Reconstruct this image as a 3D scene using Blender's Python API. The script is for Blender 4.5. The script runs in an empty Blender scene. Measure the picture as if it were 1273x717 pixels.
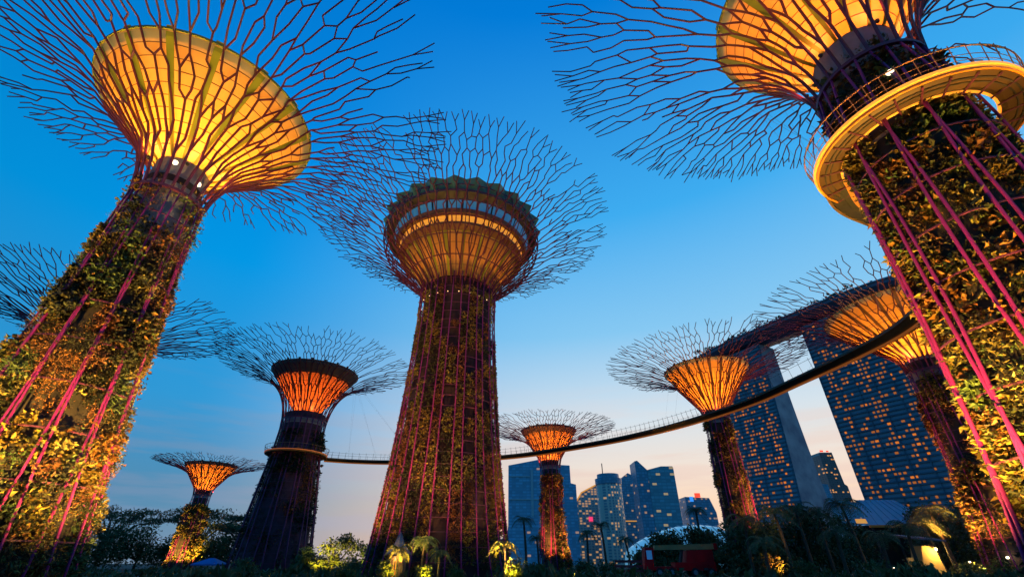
import bpy, math, random
import numpy as np
from mathutils import Vector, Matrix

R = math.radians
PI = math.pi
scene = bpy.context.scene
COL = scene.collection

# ------------------------------------------------------------------ camera
cam_d = bpy.data.cameras.new("camera")
cam_d.sensor_width = 36.0
cam_d.lens = 36.0 * 555.0 / 1273.0
cam_d.clip_end = 20000.0
cam_d.clip_start = 0.05
cam = bpy.data.objects.new("camera", cam_d)
cam.location = (0, 0, 1.6)
cam.rotation_euler = (R(90 + 31.6), 0, 0)
COL.objects.link(cam)
scene.camera = cam

# ------------------------------------------------------------------ view + sampling
scene.view_settings.view_transform = 'Standard'
scene.view_settings.look = 'None'
scene.view_settings.exposure = 0.0
scene.view_settings.gamma = 1.0
scene.view_settings.use_curve_mapping = False
scene.render.engine = 'CYCLES'
scene.cycles.use_denoising = True
scene.cycles.max_bounces = 4
scene.cycles.diffuse_bounces = 2
scene.cycles.sample_clamp_indirect = 4.0
scene.cycles.use_light_tree = True


def lin(r, g, b):
    def f(c):
        c /= 255.0
        return c / 12.92 if c <= 0.04045 else ((c + 0.055) / 1.055) ** 2.4
    return (f(r), f(g), f(b), 1.0)


# ------------------------------------------------------------------ dusk sky
SUN_AZ = 32.0      # degrees to the right of straight ahead: the afterglow behind the hotel
world = bpy.data.worlds.new("World")
scene.world = world
world.use_nodes = True
nt = world.node_tree
nt.nodes.clear()


def nd(tree, t, **kw):
    n = tree.nodes.new(t)
    for k, v in kw.items():
        setattr(n, k, v)
    return n


def math_node(tree, op, a, b=None, clamp=False):
    n = nd(tree, 'ShaderNodeMath', operation=op, use_clamp=clamp)
    for i, v in enumerate((a, b)):
        if v is None:
            continue
        if isinstance(v, (int, float)):
            n.inputs[i].default_value = v
        else:
            tree.links.new(v, n.inputs[i])
    return n.outputs[0]


def ramp(tree, fac, stops):
    n = nd(tree, 'ShaderNodeValToRGB')
    cr = n.color_ramp
    cr.interpolation = 'LINEAR'
    while len(cr.elements) < len(stops):
        cr.elements.new(0.5)
    for e, (p, c) in zip(cr.elements, stops):
        e.position = p
        e.color = c
    tree.links.new(fac, n.inputs[0])
    return n.outputs[0]


out = nd(nt, 'ShaderNodeOutputWorld')
bg = nd(nt, 'ShaderNodeBackground')
tc = nd(nt, 'ShaderNodeTexCoord')
sep = nd(nt, 'ShaderNodeSeparateXYZ')
nt.links.new(tc.outputs['Generated'], sep.inputs[0])
elev = math_node(nt, 'DIVIDE', math_node(nt, 'ARCSINE', sep.outputs['Z']), PI / 2)   # 0 horizon, 1 zenith
hx = math_node(nt, 'MULTIPLY', sep.outputs['X'], math.sin(R(SUN_AZ)))
hy = math_node(nt, 'MULTIPLY', sep.outputs['Y'], math.cos(R(SUN_AZ)))
hl = math_node(nt, 'SQRT', math_node(nt, 'SUBTRACT', 1.0001, math_node(nt, 'MULTIPLY', sep.outputs['Z'], sep.outputs['Z'])))
az = math_node(nt, 'DIVIDE', math_node(nt, 'ADD', hx, hy), hl)
mr = nd(nt, 'ShaderNodeMapRange', interpolation_type='SMOOTHSTEP')
mr.inputs['From Min'].default_value = 0.36
mr.inputs['From Max'].default_value = 0.98
nt.links.new(az, mr.inputs['Value'])
cool = ramp(nt, elev, [(0.0, lin(120, 146, 172)), (0.067, lin(82, 142, 180)), (0.165, lin(48, 154, 216)), (0.33, lin(0, 152, 230)),
                       (0.5, lin(0, 136, 224)), (0.7, lin(0, 120, 212)), (1.0, lin(0, 88, 178))])
warm = ramp(nt, elev, [(0.0, lin(255, 200, 160)), (0.055, lin(253, 216, 184)), (0.105, lin(240, 226, 214)), (0.165, lin(212, 226, 236)),
                       (0.28, lin(134, 200, 242)), (0.44, lin(62, 172, 240)), (0.7, lin(0, 124, 216)), (1.0, lin(0, 88, 178))])
mixc = nd(nt, 'ShaderNodeMix', data_type='RGBA')
nt.links.new(mr.outputs[0], mixc.inputs['Factor'])
nt.links.new(cool, mixc.inputs['A'])
nt.links.new(warm, mixc.inputs['B'])
# thin evening cloud streaks low in the sky
mp = nd(nt, 'ShaderNodeMapping')
mp.inputs['Scale'].default_value = (2.2, 2.2, 21.0)
nt.links.new(tc.outputs['Generated'], mp.inputs[0])
nz = nd(nt, 'ShaderNodeTexNoise')
nz.inputs['Scale'].default_value = 1.6
nz.inputs['Detail'].default_value = 5.0
nz.inputs['Roughness'].default_value = 0.55
nt.links.new(mp.outputs[0], nz.inputs['Vector'])
cl = nd(nt, 'ShaderNodeMapRange', interpolation_type='SMOOTHSTEP')
cl.inputs['From Min'].default_value = 0.43
cl.inputs['From Max'].default_value = 0.62
nt.links.new(nz.outputs['Fac'], cl.inputs['Value'])
lowf = nd(nt, 'ShaderNodeMapRange', interpolation_type='SMOOTHSTEP')
lowf.inputs['From Min'].default_value = 0.24
lowf.inputs['From Max'].default_value = 0.03
nt.links.new(elev, lowf.inputs['Value'])
cf = math_node(nt, 'MULTIPLY', math_node(nt, 'MULTIPLY', cl.outputs[0], lowf.outputs[0]), 0.70)
ccol = nd(nt, 'ShaderNodeMix', data_type='RGBA')
nt.links.new(mr.outputs[0], ccol.inputs['Factor'])
ccol.inputs['A'].default_value = lin(118, 148, 182)
ccol.inputs['B'].default_value = lin(236, 208, 196)
mixk = nd(nt, 'ShaderNodeMix', data_type='RGBA')
nt.links.new(cf, mixk.inputs['Factor'])
nt.links.new(mixc.outputs['Result'], mixk.inputs['A'])
nt.links.new(ccol.outputs['Result'], mixk.inputs['B'])
# physical twilight sky added on top of the graded colours
sky = nd(nt, 'ShaderNodeTexSky', sky_type='NISHITA')
sky.sun_disc = False
sky.sun_elevation = R(3.0)
sky.sun_rotation = R(SUN_AZ)
skyadd = nd(nt, 'ShaderNodeMix', data_type='RGBA', blend_type='ADD')
skyadd.inputs['Factor'].default_value = 0.0015
dk = nd(nt, 'ShaderNodeMapRange', interpolation_type='SMOOTHSTEP')
dk.inputs['From Min'].default_value = -.45
dk.inputs['From Max'].default_value = .55
dk.inputs['To Min'].default_value = .78
dk.inputs['To Max'].default_value = 1.0
nt.links.new(az, dk.inputs['Value'])
dkm = nd(nt, 'ShaderNodeVectorMath', operation='SCALE')
nt.links.new(mixk.outputs['Result'], dkm.inputs[0])
nt.links.new(dk.outputs[0], dkm.inputs['Scale'])
nt.links.new(dkm.outputs[0], skyadd.inputs['A'])
nt.links.new(sky.outputs[0], skyadd.inputs['B'])
nt.links.new(skyadd.outputs['Result'], bg.inputs[0])
bg.inputs[1].default_value = 1.0
nt.links.new(bg.outputs[0], out.inputs[0])

# the last warm light of the set sun
sun_d = bpy.data.lights.new("sun", 'SUN')
sun_d.energy = 0.12
sun_d.angle = R(10)
sun_d.color = (1.0, 0.72, 0.5)
sun = bpy.data.objects.new("sun", sun_d)
COL.objects.link(sun)
_sd = Vector((math.sin(R(SUN_AZ)) * math.cos(R(3)), math.cos(R(SUN_AZ)) * math.cos(R(3)), math.sin(R(3))))
sun.rotation_euler = _sd.to_track_quat('Z', 'Y').to_euler()

# ------------------------------------------------------------------ materials
MATS = {}


def mat(name, col, rough=0.6, metal=0.0, var=None, noise=None, emit=None, estr=0.0, spec=0.4, bump=0.0):
    """col base colour; var = list of colours picked at random for each loose piece; noise = (scale, colour2)."""
    if name in MATS:
        return MATS[name]
    m = bpy.data.materials.new(name)
    m.use_nodes = True
    t = m.node_tree
    b = t.nodes['Principled BSDF']
    b.inputs['Base Color'].default_value = (*col[:3], 1)
    b.inputs['Roughness'].default_value = rough
    b.inputs['Metallic'].default_value = metal
    b.inputs['Specular IOR Level'].default_value = spec
    src = None
    if var:
        g = nd(t, 'ShaderNodeNewGeometry')
        n = len(var)
        src = ramp(t, g.outputs['Random Per Island'], [(i / n, (*c[:3], 1)) for i, c in enumerate(var)])
        src.node.color_ramp.interpolation = 'CONSTANT'
    if noise:
        c = nd(t, 'ShaderNodeTexCoord')
        nz = nd(t, 'ShaderNodeTexNoise')
        nz.inputs['Scale'].default_value = noise[0]
        nz.inputs['Detail'].default_value = 6
        t.links.new(c.outputs['Object'], nz.inputs['Vector'])
        r2 = ramp(t, nz.outputs['Fac'], [(0.32, (0, 0, 0, 1)), (0.68, (1, 1, 1, 1))])
        mx = nd(t, 'ShaderNodeMix', data_type='RGBA')
        t.links.new(r2, mx.inputs['Factor'])
        if src is not None:
            t.links.new(src, mx.inputs['A'])
        else:
            mx.inputs['A'].default_value = (*col[:3], 1)
        mx.inputs['B'].default_value = (*noise[1][:3], 1)
        src = mx.outputs['Result']
        if bump:
            bp = nd(t, 'ShaderNodeBump')
            bp.inputs['Strength'].default_value = bump
            t.links.new(nz.outputs['Fac'], bp.inputs['Height'])
            t.links.new(bp.outputs[0], b.inputs['Normal'])
    if src is not None:
        t.links.new(src, b.inputs['Base Color'])
    if emit:
        b.inputs['Emission Color'].default_value = (*emit[:3], 1)
        b.inputs['Emission Strength'].default_value = estr
    MATS[name] = m
    return m


mat('rib_steel', (0.24, 0.012, 0.17), 0.45, noise=(0.8, (0.17, 0.01, 0.13)))
mat('rib_steel_dim', (0.17, 0.02, 0.09), 0.5, noise=(0.8, (0.11, 0.015, 0.07)))
mat('branch_steel', (0.10, 0.012, 0.05), 0.5, noise=(0.6, (0.06, 0.01, 0.04)))
mat('hoop_steel', (0.11, 0.02, 0.06), 0.5, noise=(0.7, (0.07, 0.015, 0.05)))
mat('concrete', (0.30, 0.28, 0.30), 0.85, noise=(0.7, (0.19, 0.18, 0.20)), bump=0.15)
mat('core_dark', (0.05, 0.035, 0.03), 0.9, noise=(0.9, (0.025, 0.02, 0.018)), bump=0.3)
mat('core_plum', (0.045, 0.02, 0.028), 0.9, noise=(0.9, (0.025, 0.012, 0.018)), bump=0.2)
mat('core_purple', (0.10, 0.035, 0.06), 0.85, noise=(0.9, (0.055, 0.02, 0.035)), bump=0.2)
mat('funnel_green', (0.30, 0.29, 0.03), 0.6, noise=(0.8, (0.20, 0.23, 0.025)))
mat('funnel_dark', (0.16, 0.07, 0.04), 0.6, noise=(0.8, (0.10, 0.05, 0.03)))
mat('band_dark', (0.15, 0.085, 0.075), 0.8, noise=(0.8, (0.10, 0.055, 0.05)))
mat('seam', (0.28, 0.17, 0.09), 0.8, noise=(1.0, (0.2, 0.12, 0.07)))
mat('dark_steel', (0.05, 0.04, 0.045), 0.5, noise=(0.7, (0.03, 0.03, 0.03)))
mat('deck_under', (0.16, 0.09, 0.05), 0.7, noise=(0.9, (0.10, 0.06, 0.04)))
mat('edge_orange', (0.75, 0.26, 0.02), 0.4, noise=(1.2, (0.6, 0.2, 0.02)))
mat('edge_strip', (0.8, 0.35, 0.05), 0.4, emit=(1.0, 0.36, 0.03), estr=0.95)
mat('edge_strip_dim', (0.8, 0.3, 0.05), 0.4, emit=(1.0, 0.16, 0.02), estr=0.22)
mat('lamp_white', (0.9, 0.85, 0.7), 0.3, emit=(1.0, 0.85, 0.55), estr=2.6)
mat('lamp_warm', (0.9, 0.7, 0.4), 0.3, emit=(1.0, 0.6, 0.2), estr=5.0)
mat('glass_sky_glow', (0.06, 0.26, 0.52), 0.3, spec=0.6, noise=(0.5, (0.04, 0.18, 0.42)), emit=(.03, .20, .50), estr=.32)  # sky reflection in the panes put in as blue colour and faint emission
mat('window_gold', (0.6, 0.35, 0.1), 0.4, emit=(1.0, 0.36, 0.03), estr=0.7)
mat('window_dim', (0.4, 0.2, 0.1), 0.4, emit=(1.0, 0.36, 0.06), estr=0.22)
LEAF_AMBER = [(0.20, 0.085, 0.012), (0.24, 0.14, 0.02), (0.07, 0.06, 0.012), (0.035, 0.04, 0.012), (0.28, 0.17, 0.025), (0.13, 0.045, 0.012), (0.05, 0.03, 0.012), (0.10, 0.11, 0.02)]
mat('leaf_amber', LEAF_AMBER[0], 0.6, var=LEAF_AMBER)
LEAF_OLIVE = [(0.12, 0.07, 0.012), (0.20, 0.16, 0.02), (0.05, 0.055, 0.012), (0.025, 0.03, 0.01), (0.09, 0.045, 0.012), (0.15, 0.13, 0.02), (0.22, 0.10, 0.02)]
mat('leaf_olive', LEAF_OLIVE[0], 0.6, var=LEAF_OLIVE)
mat('leaf_gold', (0.2, 0.12, 0.015), 0.6, var=[(0.19, 0.11, 0.013), (0.23, 0.14, 0.018), (0.15, 0.09, 0.012), (0.10, 0.07, 0.012)])
mat('leaf_orange', (0.2, 0.08, 0.012), 0.6, var=[(0.20, 0.075, 0.012), (0.25, 0.10, 0.015), (0.13, 0.05, 0.012)])
mat('leaf_straw', (0.26, 0.19, 0.05), 0.6, var=[(0.26, 0.19, 0.05), (0.20, 0.15, 0.035), (0.14, 0.11, 0.03)])
mat('leaf_yellow', (0.18, 0.15, 0.02), 0.6, var=[(0.18, 0.14, 0.02), (0.22, 0.17, 0.02), (0.12, 0.12, 0.02), (0.16, 0.09, 0.015)])
mat('leaf_rust', (0.15, 0.05, 0.015), 0.6, var=[(0.15, 0.05, 0.015), (0.19, 0.07, 0.02), (0.09, 0.035, 0.012)])
mat('leaf_dark', (0.03, 0.035, 0.015), 0.7, var=[(0.03, 0.035, 0.015), (0.045, 0.04, 0.015), (0.02, 0.022, 0.01)])
mat('foliage', (0.07, 0.12, 0.03), 0.6, var=[(0.06, 0.10, 0.03), (0.08, 0.12, 0.03), (0.05, 0.075, 0.025), (0.09, 0.13, 0.035)])
mat('foliage_deep', (0.05, 0.08, 0.025), 0.65, var=[(0.05, 0.075, 0.025), (0.06, 0.085, 0.025), (0.045, 0.055, 0.02), (0.075, 0.105, 0.03)])
mat('foliage_lime', (0.10, 0.12, 0.02), 0.6, var=[(0.10, 0.12, 0.02), (0.12, 0.12, 0.02), (0.07, 0.09, 0.02)])
mat('bark', (0.09, 0.07, 0.055), 0.9, noise=(3.0, (0.05, 0.04, 0.03)), bump=0.3)



def membrane_mat(name, col, col2, trans):
    """stretched fabric: part of the light of the lamps hung inside the funnel comes through it"""
    m = mat(name, col, 0.75, noise=(0.5, col2))
    t = m.node_tree
    b = t.nodes['Principled BSDF']
    tr = nd(t, 'ShaderNodeBsdfTranslucent')
    tr.inputs[0].default_value = (*trans, 1)
    mx = nd(t, 'ShaderNodeMixShader')
    mx.inputs[0].default_value = 0.5
    t.links.new(b.outputs[0], mx.inputs[1])
    t.links.new(tr.outputs[0], mx.inputs[2])
    t.links.new(mx.outputs[0], t.nodes['Material Output'].inputs['Surface'])


membrane_mat('membrane', (0.62, 0.47, 0.33), (0.50, 0.36, 0.24), (.95, .50, .10))
membrane_mat('membrane_orange', (0.50, 0.32, 0.17), (0.42, 0.26, 0.12), (.95, .48, .12))


# ------------------------------------------------------------------ mesh helpers
class MB:
    def __init__(self):
        self.v = []
        self.f = []
        self.mi = []

    def add(self, verts, faces, mi=0):
        o = len(self.v)
        self.v.extend([tuple(p) for p in verts])
        self.f.extend([tuple(i + o for i in q) for q in faces])
        self.mi.extend([mi] * len(faces))

    def box(self, x0, x1, y0, y1, z0, z1, mi=0):
        v = [(x, y, z) for z in (z0, z1) for y in (y0, y1) for x in (x0, x1)]
        self.add(v, [(0, 2, 3, 1), (4, 5, 7, 6), (0, 1, 5, 4), (2, 6, 7, 3), (0, 4, 6, 2), (1, 3, 7, 5)], mi)

    def tube(self, pts, rad, n=6, caps=True, mi=0):
        pts = [Vector(p) for p in pts]
        if isinstance(rad, (int, float)):
            rad = [rad] * len(pts)
        vs = []
        t0 = (pts[1] - pts[0]).normalized()
        ref = Vector((0, 0, 1)) if abs(t0.z) < 0.9 else Vector((1, 0, 0))
        u = t0.cross(ref).normalized()
        for i, p in enumerate(pts):
            if i == 0:
                t = t0
            elif i == len(pts) - 1:
                t = (pts[i] - pts[i - 1]).normalized()
            else:
                t = ((pts[i + 1] - pts[i]).normalized() + (pts[i] - pts[i - 1]).normalized()).normalized()
            u = (u - t * u.dot(t)).normalized()
            w = t.cross(u)
            for k in range(n):
                a = 2 * PI * k / n
                vs.append(p + (u * math.cos(a) + w * math.sin(a)) * rad[i])
        fs = []
        for i in range(len(pts) - 1):
            for k in range(n):
                k2 = (k + 1) % n
                fs.append((i * n + k, i * n + k2, (i + 1) * n + k2, (i + 1) * n + k))
        if caps:
            fs.append(tuple(range(n - 1, -1, -1)))
            fs.append(tuple(range((len(pts) - 1) * n, len(pts) * n)))
        self.add(vs, fs, mi)

    def lathe(self, prof, n=40, a0=0.0, a1=2 * PI, cx=0, cy=0, mi=0, close=False):
        """prof list of (r, z); full turn when a1-a0 = 2 pi; close joins the last profile point to the first."""
        full = abs(a1 - a0 - 2 * PI) < 1e-6
        cols = n if full else n + 1
        vs = []
        for r, z in prof:
            for k in range(cols):
                a = a0 + (a1 - a0) * k / n
                vs.append((cx + r * math.cos(a), cy + r * math.sin(a), z))
        fs = []
        P = len(prof)
        for i in range(P if close else P - 1):
            j = (i + 1) % P
            for k in range(n):
                k2 = (k + 1) % cols
                fs.append((i * cols + k, i * cols + k2, j * cols + k2, j * cols + k))
        if close and not full:
            fs.append(tuple(i * cols for i in range(P)))
            fs.append(tuple(i * cols + cols - 1 for i in range(P - 1, -1, -1)))
        self.add(vs, fs, mi)

    def build(self, name, m, parent=None, smooth=False, loc=(0, 0, 0)):
        me = bpy.data.meshes.new(name)
        me.from_pydata(self.v, [], self.f)
        for x in (m if isinstance(m, (list, tuple)) else [m]):
            me.materials.append(MATS[x] if isinstance(x, str) else x)
        if any(self.mi):
            me.polygons.foreach_set('material_index', self.mi)
        if smooth:
            me.polygons.foreach_set('use_smooth', [True] * len(me.polygons))
        me.update()
        o = bpy.data.objects.new(name, me)
        COL.objects.link(o)
        o.location = loc
        if parent is not None:
            o.parent = parent
        return o


def empty(name, label, cat, loc=(0, 0, 0), group=None, rz=0.0):
    o = bpy.data.objects.new(name, None)
    o.empty_display_size = 0.5
    COL.objects.link(o)
    o.location = loc
    o.rotation_euler = (0, 0, rz)
    o['label'] = label
    o['category'] = cat
    if group:
        o['group'] = group
    return o


def tag(o, label, cat, group=None):
    o['label'] = label
    o['category'] = cat
    if group:
        o['group'] = group
    return o


def lamp(kind, loc, power, color, parent=None, aim=None, size=0.3, cone=80, blend=0.7, name='lamp_light'):
    d = bpy.data.lights.new(name, kind)
    d.energy = power
    d.color = color
    d.shadow_soft_size = size
    if kind == 'SPOT':
        d.spot_size = R(cone)
        d.spot_blend = blend
    o = bpy.data.objects.new(name, d)
    COL.objects.link(o)
    o.location = loc
    if aim is not None:
        o.rotation_euler = (Vector(aim) - Vector(loc)).to_track_quat('-Z', 'Y').to_euler()
    if parent is not None:
        o.parent = parent
    return o


def leaves(mb, rng, pos, nrm, size, count, spread, mis=None, droop=0.2, flat=0.5, wid=1.0):
    """a clump of leaf blades around pos, leaning out along nrm"""
    nrm = Vector(nrm).normalized()
    for _ in range(count):
        d = Vector((rng.gauss(0, 1), rng.gauss(0, 1), rng.gauss(0, 1)))
        d = (d.normalized() * (1 - flat) + nrm * flat * rng.uniform(0.4, 1.6) + Vector((0, 0, -droop * rng.random()))).normalized()
        b = Vector(pos) + Vector((rng.uniform(-1, 1), rng.uniform(-1, 1), rng.uniform(-1, 1))) * spread
        s = size * rng.uniform(0.6, 1.3)
        side = d.cross(Vector((rng.gauss(0, 1), rng.gauss(0, 1), rng.gauss(0, 1)))).normalized() * s * rng.uniform(0.2, 0.32) * wid
        up = side.cross(d).normalized() * s * 0.12
        m1 = b + d * s * 0.5 + up
        tip = b + d * s - up
        mb.add([b, m1 + side, tip, m1 - side], [(0, 1, 2, 3)], rng.choice(mis) if mis else 0)


def smooth_curve(ctrl, n=48):
    """Catmull-Rom through control rows, sampled densely (list of tuples)"""
    P = np.array(ctrl, float)
    P = np.vstack([2 * P[0] - P[1], P, 2 * P[-1] - P[-2]])
    outp = []
    m = len(P) - 3
    for i in range(m):
        for t in np.linspace(0, 1, max(2, n // m), endpoint=(i == m - 1)):
            a, b, c, d = P[i:i + 4]
            outp.append(0.5 * ((2 * b) + (c - a) * t + (2 * a - 5 * b + 4 * c - d) * t * t + (3 * b - a - 3 * c + d) * t ** 3))
    return np.array(outp)


# ------------------------------------------------------------------ the ground
def ground():
    g = MB()
    g.lathe([(0.0, 0), (30, 0), (90, 0), (400, 0), (2500, 0), (9000, 0)], 64)
    o = g.build('ground', mat('soil', (0.035, 0.04, 0.025), 0.95, noise=(0.15, (0.02, 0.02, 0.016)), bump=0.3), smooth=True)
    o['kind'] = 'structure'
    p = MB()
    p.box(-60, 60, 72, 78, 0.004, 0.02)
    o = p.build('path', mat('paving', (0.09, 0.085, 0.09), 0.8, noise=(0.6, (0.06, 0.06, 0.065))))
    o['kind'] = 'structure'


ground()

# ------------------------------------------------------------------ steel tree towers
CROWN = smooth_curve([(0, 0, 0), (.10, .028, .2), (.22, .10, .42), (.36, .22, .60), (.52, .41, .76), (.75, .69, .90), (1.0, 1.0, 1.0), (1.1, 1.12, 1.04)], 70)


def funnel_radius(t, r0, r1, bow=.10):
    t = max(0.0, min(1.0, t))
    return r0 + (r1 - r0) * (t ** 0.92 * (1 - bow) + bow * t * t)


def make_crown(root, rng, N, rot, zn, r0, H, Rm, th=1.0, curve=CROWN, bmat='branch_steel', clear=None, dense=False):
    """the forking steel crown: one mesh per branch, each rising from one trunk rib, forking and meeting its neighbours"""
    mbs = [MB() for _ in range(N)]

    def P(u, a, dz):
        fr = np.interp(u, curve[:, 0], curve[:, 1])
        fz = np.interp(u, curve[:, 0], curve[:, 2])
        r = r0 + (Rm - r0) * fr
        z = zn + (H - zn) * fz + dz
        if clear and clear[0] < z < clear[1] + .6:
            r = max(r, funnel_radius((z - clear[0]) / (clear[1] - clear[0]), clear[2], clear[3]) + .38)
        return Vector((r * math.cos(a), r * math.sin(a), z))

    def rad(u):
        return float(np.interp(u, [0, .15, .5, 1], [.105, .090, .072, .046])) * th

    def edge(a, b, owner):
        sub = max(1, int(math.ceil((b[0] - a[0]) / (.05 if b[0] < .45 else .12))))
        pts, rr = [], []
        for k in range(sub + 1):
            t = k / sub
            q = [a[m] * (1 - t) + b[m] * t for m in range(3)]
            pts.append(P(*q))
            rr.append(rad(q[0]))
        mbs[owner].tube(pts, rr, 5)
    n, phase = N, 0.0
    # lines: slot -> (list of owner branches, node (u, angle, dz))
    act = {k: (k, (0.0, rot + k * 2 * PI / N, 0.0)) for k in range(N)}

    def jit(u, a, d, ja=.19, ju=.024):
        return (u + rng.uniform(-ju, ju), a + rng.uniform(-ja, ja) * d, rng.uniform(-.3, .3) * u)
    ops = [('s', .11), ('f', .17), ('s', .235), ('h', .28), ('s', .35), ('h', .395), ('s', .46), ('f', .505), ('s', .575),
           ('h', .62), ('s', .69), ('h', .735), ('s', .80), ('h', .84), ('s', .905), ('e', 1.0)]
    if dense:
        ops[13] = ('f', .85)
    for op, u in ops:
        d = 2 * PI / n
        new = {}
        if op == 's':
            for k, (o, nd0) in act.items():
                if u > .5 and rng.random() < .03:
                    edge(nd0, jit(u - .03, nd0[1], d), o)
                    continue
                n1 = jit(u, rot + phase + k * d, d, .16)
                n1 = (n1[0], n1[1] + 2 * PI * round((nd0[1] - n1[1]) / (2 * PI)), n1[2])
                edge(nd0, n1, o)
                new[k] = (o, n1)
        elif op == 'f':
            for k, (o, nd0) in act.items():
                for sg in (0, 1):
                    if u > .4 and rng.random() < (.05 if u < .7 else .16):
                        continue
                    a = rot + phase + k * d + (sg - .5) * d / 2
                    n1 = jit(u, a, d / 2)
                    n1 = (n1[0], n1[1] + 2 * PI * round((nd0[1] - n1[1]) / (2 * PI)), n1[2])
                    edge(nd0, n1, o)
                    new[2 * k + sg] = (o, n1)
            phase -= d / 4
            n *= 2
        elif op == 'h':
            made = {}
            for k, (o, nd0) in act.items():
                opts = [sg for sg in (0, 1) if rng.random() < (.78 if u > .3 else .86)] or [rng.randrange(2)]
                for sg in opts:
                    m = (k + sg) % n
                    if m not in made:
                        made[m] = jit(u, rot + phase + (m - .5) * d, d, .18, .014)
                        new[m] = (o, made[m])
                    n1 = made[m]
                    n1 = (n1[0], n1[1] + 2 * PI * round((nd0[1] - n1[1]) / (2 * PI)), n1[2])
                    edge(nd0, n1, o)
            phase -= d / 2
        else:
            for k, (o, nd0) in act.items():
                for sg in (-1, 1):
                    if rng.random() < .86:
                        ue = nd0[0] + rng.uniform(.05, .10)
                        edge(nd0, (ue, nd0[1] + sg * d * rng.uniform(.22, .5), rng.uniform(-.3, .3)), o)
        act = new
    for i in range(N):
        mbs[i].build('branch', bmat, root)


def trunk_fun(prof):
    pz = [p[0] for p in prof]
    pr = [p[1] for p in prof]
    return lambda z: float(np.interp(z, pz, pr))


def make_trunk(root, rng, prof, N, rot, zn, lean, rib_r, core_mat, core_f, rib_mat, hoop_step, hoop_r=0.035):
    rf = trunk_fun(prof)
    c = MB()
    zs = np.linspace(0, zn + 1.5, 26)
    c.lathe([(rf(z) * core_f, z) for z in zs], 40)
    c.build('trunk_core', core_mat, root, True)
    d = 2 * PI / N
    for i in range(N):
        m = MB()
        s = 1 if i % 2 else -1
        pts = []
        for z in np.linspace(0, zn, 14):
            a = rot + i * d + s * lean * d * math.sin(PI * (1 - z / zn) * 1.0) * (1 if z < zn else 0)
            r = rf(z) * 1.02
            pts.append((r * math.cos(a), r * math.sin(a), z))
        m.tube(pts, list(np.linspace(rib_r * 1.1, rib_r, 14)), 6)
        m.build('rib', rib_mat, root, True)
    z = hoop_step
    while z < zn - .5:
        h = MB()
        r = rf(z) * 1.0
        h.lathe([(r - hoop_r, z - hoop_r), (r + hoop_r, z - hoop_r), (r + hoop_r, z + hoop_r), (r - hoop_r, z + hoop_r)], 40, close=True)
        h.build('hoop', 'hoop_steel', root)
        z += hoop_step
    return rf


def make_funnel(root, z0, z1, r0, r1, memb, ribmat, nrib, lamps, power, color, zl=None, rl=None, hoops=4, bow=0.10, upl=1500, band=None):
    f = MB()
    prof = []
    K = 10

    def rr(t):
        return funnel_radius(t, r0, r1, bow)
    for k in range(K + 1):
        t = k / K
        prof.append((rr(t), z0 + (z1 - z0) * t))
    f.lathe(prof, 56)
    fo = f.build('funnel', memb, root, True)
    fo.data.polygons.foreach_set('use_smooth', [True] * len(fo.data.polygons))
    cap = MB()
    zc = z1 - .5
    cap.lathe([(0.01, zc), (rr((zc - z0) / (z1 - z0)) - .16, zc)], 56)
    cap.build('funnel_floor', 'dark_steel', fo)
    for i in range(nrib):
        a = 2 * PI * (i + .5) / nrib
        m = MB()
        vs = []
        for k in range(K + 1):
            t = k / K * 1.06
            r = rr(min(t, 1)) + .05 + max(0, t - 1) * 2
            w = (.10 + .17 * t) / r
            z = z0 + (z1 - z0) * t - .05
            for aa in (a - w, a + w):
                vs.append((r * math.cos(aa), r * math.sin(aa), z))
            for aa in (a + w * .9, a - w * .9):
                vs.append(((r - .1) * math.cos(aa), (r - .1) * math.sin(aa), z + .05))
        fs = []
        for k in range(K):
            b = 4 * k
            for e in range(4):
                e2 = (e + 1) % 4
                fs.append((b + e, b + e2, b + 4 + e2, b + 4 + e))
        fs += [(0, 3, 2, 1), (4 * K, 4 * K + 1, 4 * K + 2, 4 * K + 3)]
        # the finial that stands above the rim
        m.add(vs, fs)
        m.build('funnel_rib', ribmat, fo)
    for k in range(hoops):
        t = (k + 1) / (hoops + 1)
        h = MB()
        r = rr(t) + .02
        z = z0 + (z1 - z0) * t - .02
        h.lathe([(r - .02, z - .03), (r + .02, z - .03), (r + .02, z + .03), (r - .02, z + .03)], 56, close=True)
        h.build('funnel_seam', 'seam', fo)
    rm = MB()
    rm.lathe([(r1 - .10, z1), (r1 + .10, z1), (r1 + .12, z1 + .18), (r1 - .10, z1 + .18)], 56, close=True)
    rm.build('funnel_rim', ribmat, fo)
    # lamps hung on the axis inside the fabric, and small uplights on the ribs round the neck
    for t, q in ((.56, .5), (.72, .5)):
        lamp('POINT', (0, 0, z0 + (z1 - z0) * t), power * q, color, root, size=.9)
    for i in range(lamps):
        a = 2 * PI * (i + .25) / lamps
        rl_ = r0 + .75 if rl is None else rl
        zl_ = z0 - .6 if zl is None else zl
        p = (rl_ * math.cos(a), rl_ * math.sin(a), zl_)
        b = MB()
        b.lathe([(.01, -.12), (.10, -.12), (.13, .0), (.13, .06), (.01, .06)], 10)
        b.build('uplight', 'dark_steel', root, loc=(p[0], p[1], p[2] - .25))
        lamp('SPOT', p, upl / lamps, (1, .27, .11), root, aim=(p[0] * 1.5, p[1] * 1.5, p[2] + 5), size=.15, cone=140, blend=.9)
    if band:
        bd = MB()
        ts = np.linspace(band, 1.0, 5)
        bd.lathe([(rr(t) + .03, z0 + (z1 - z0) * t) for t in ts] + [(rr(t) - .06, z0 + (z1 - z0) * t) for t in ts[::-1]], 56, close=True)
        bd.build('funnel_band', 'band_dark', fo, True)
    return fo


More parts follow.
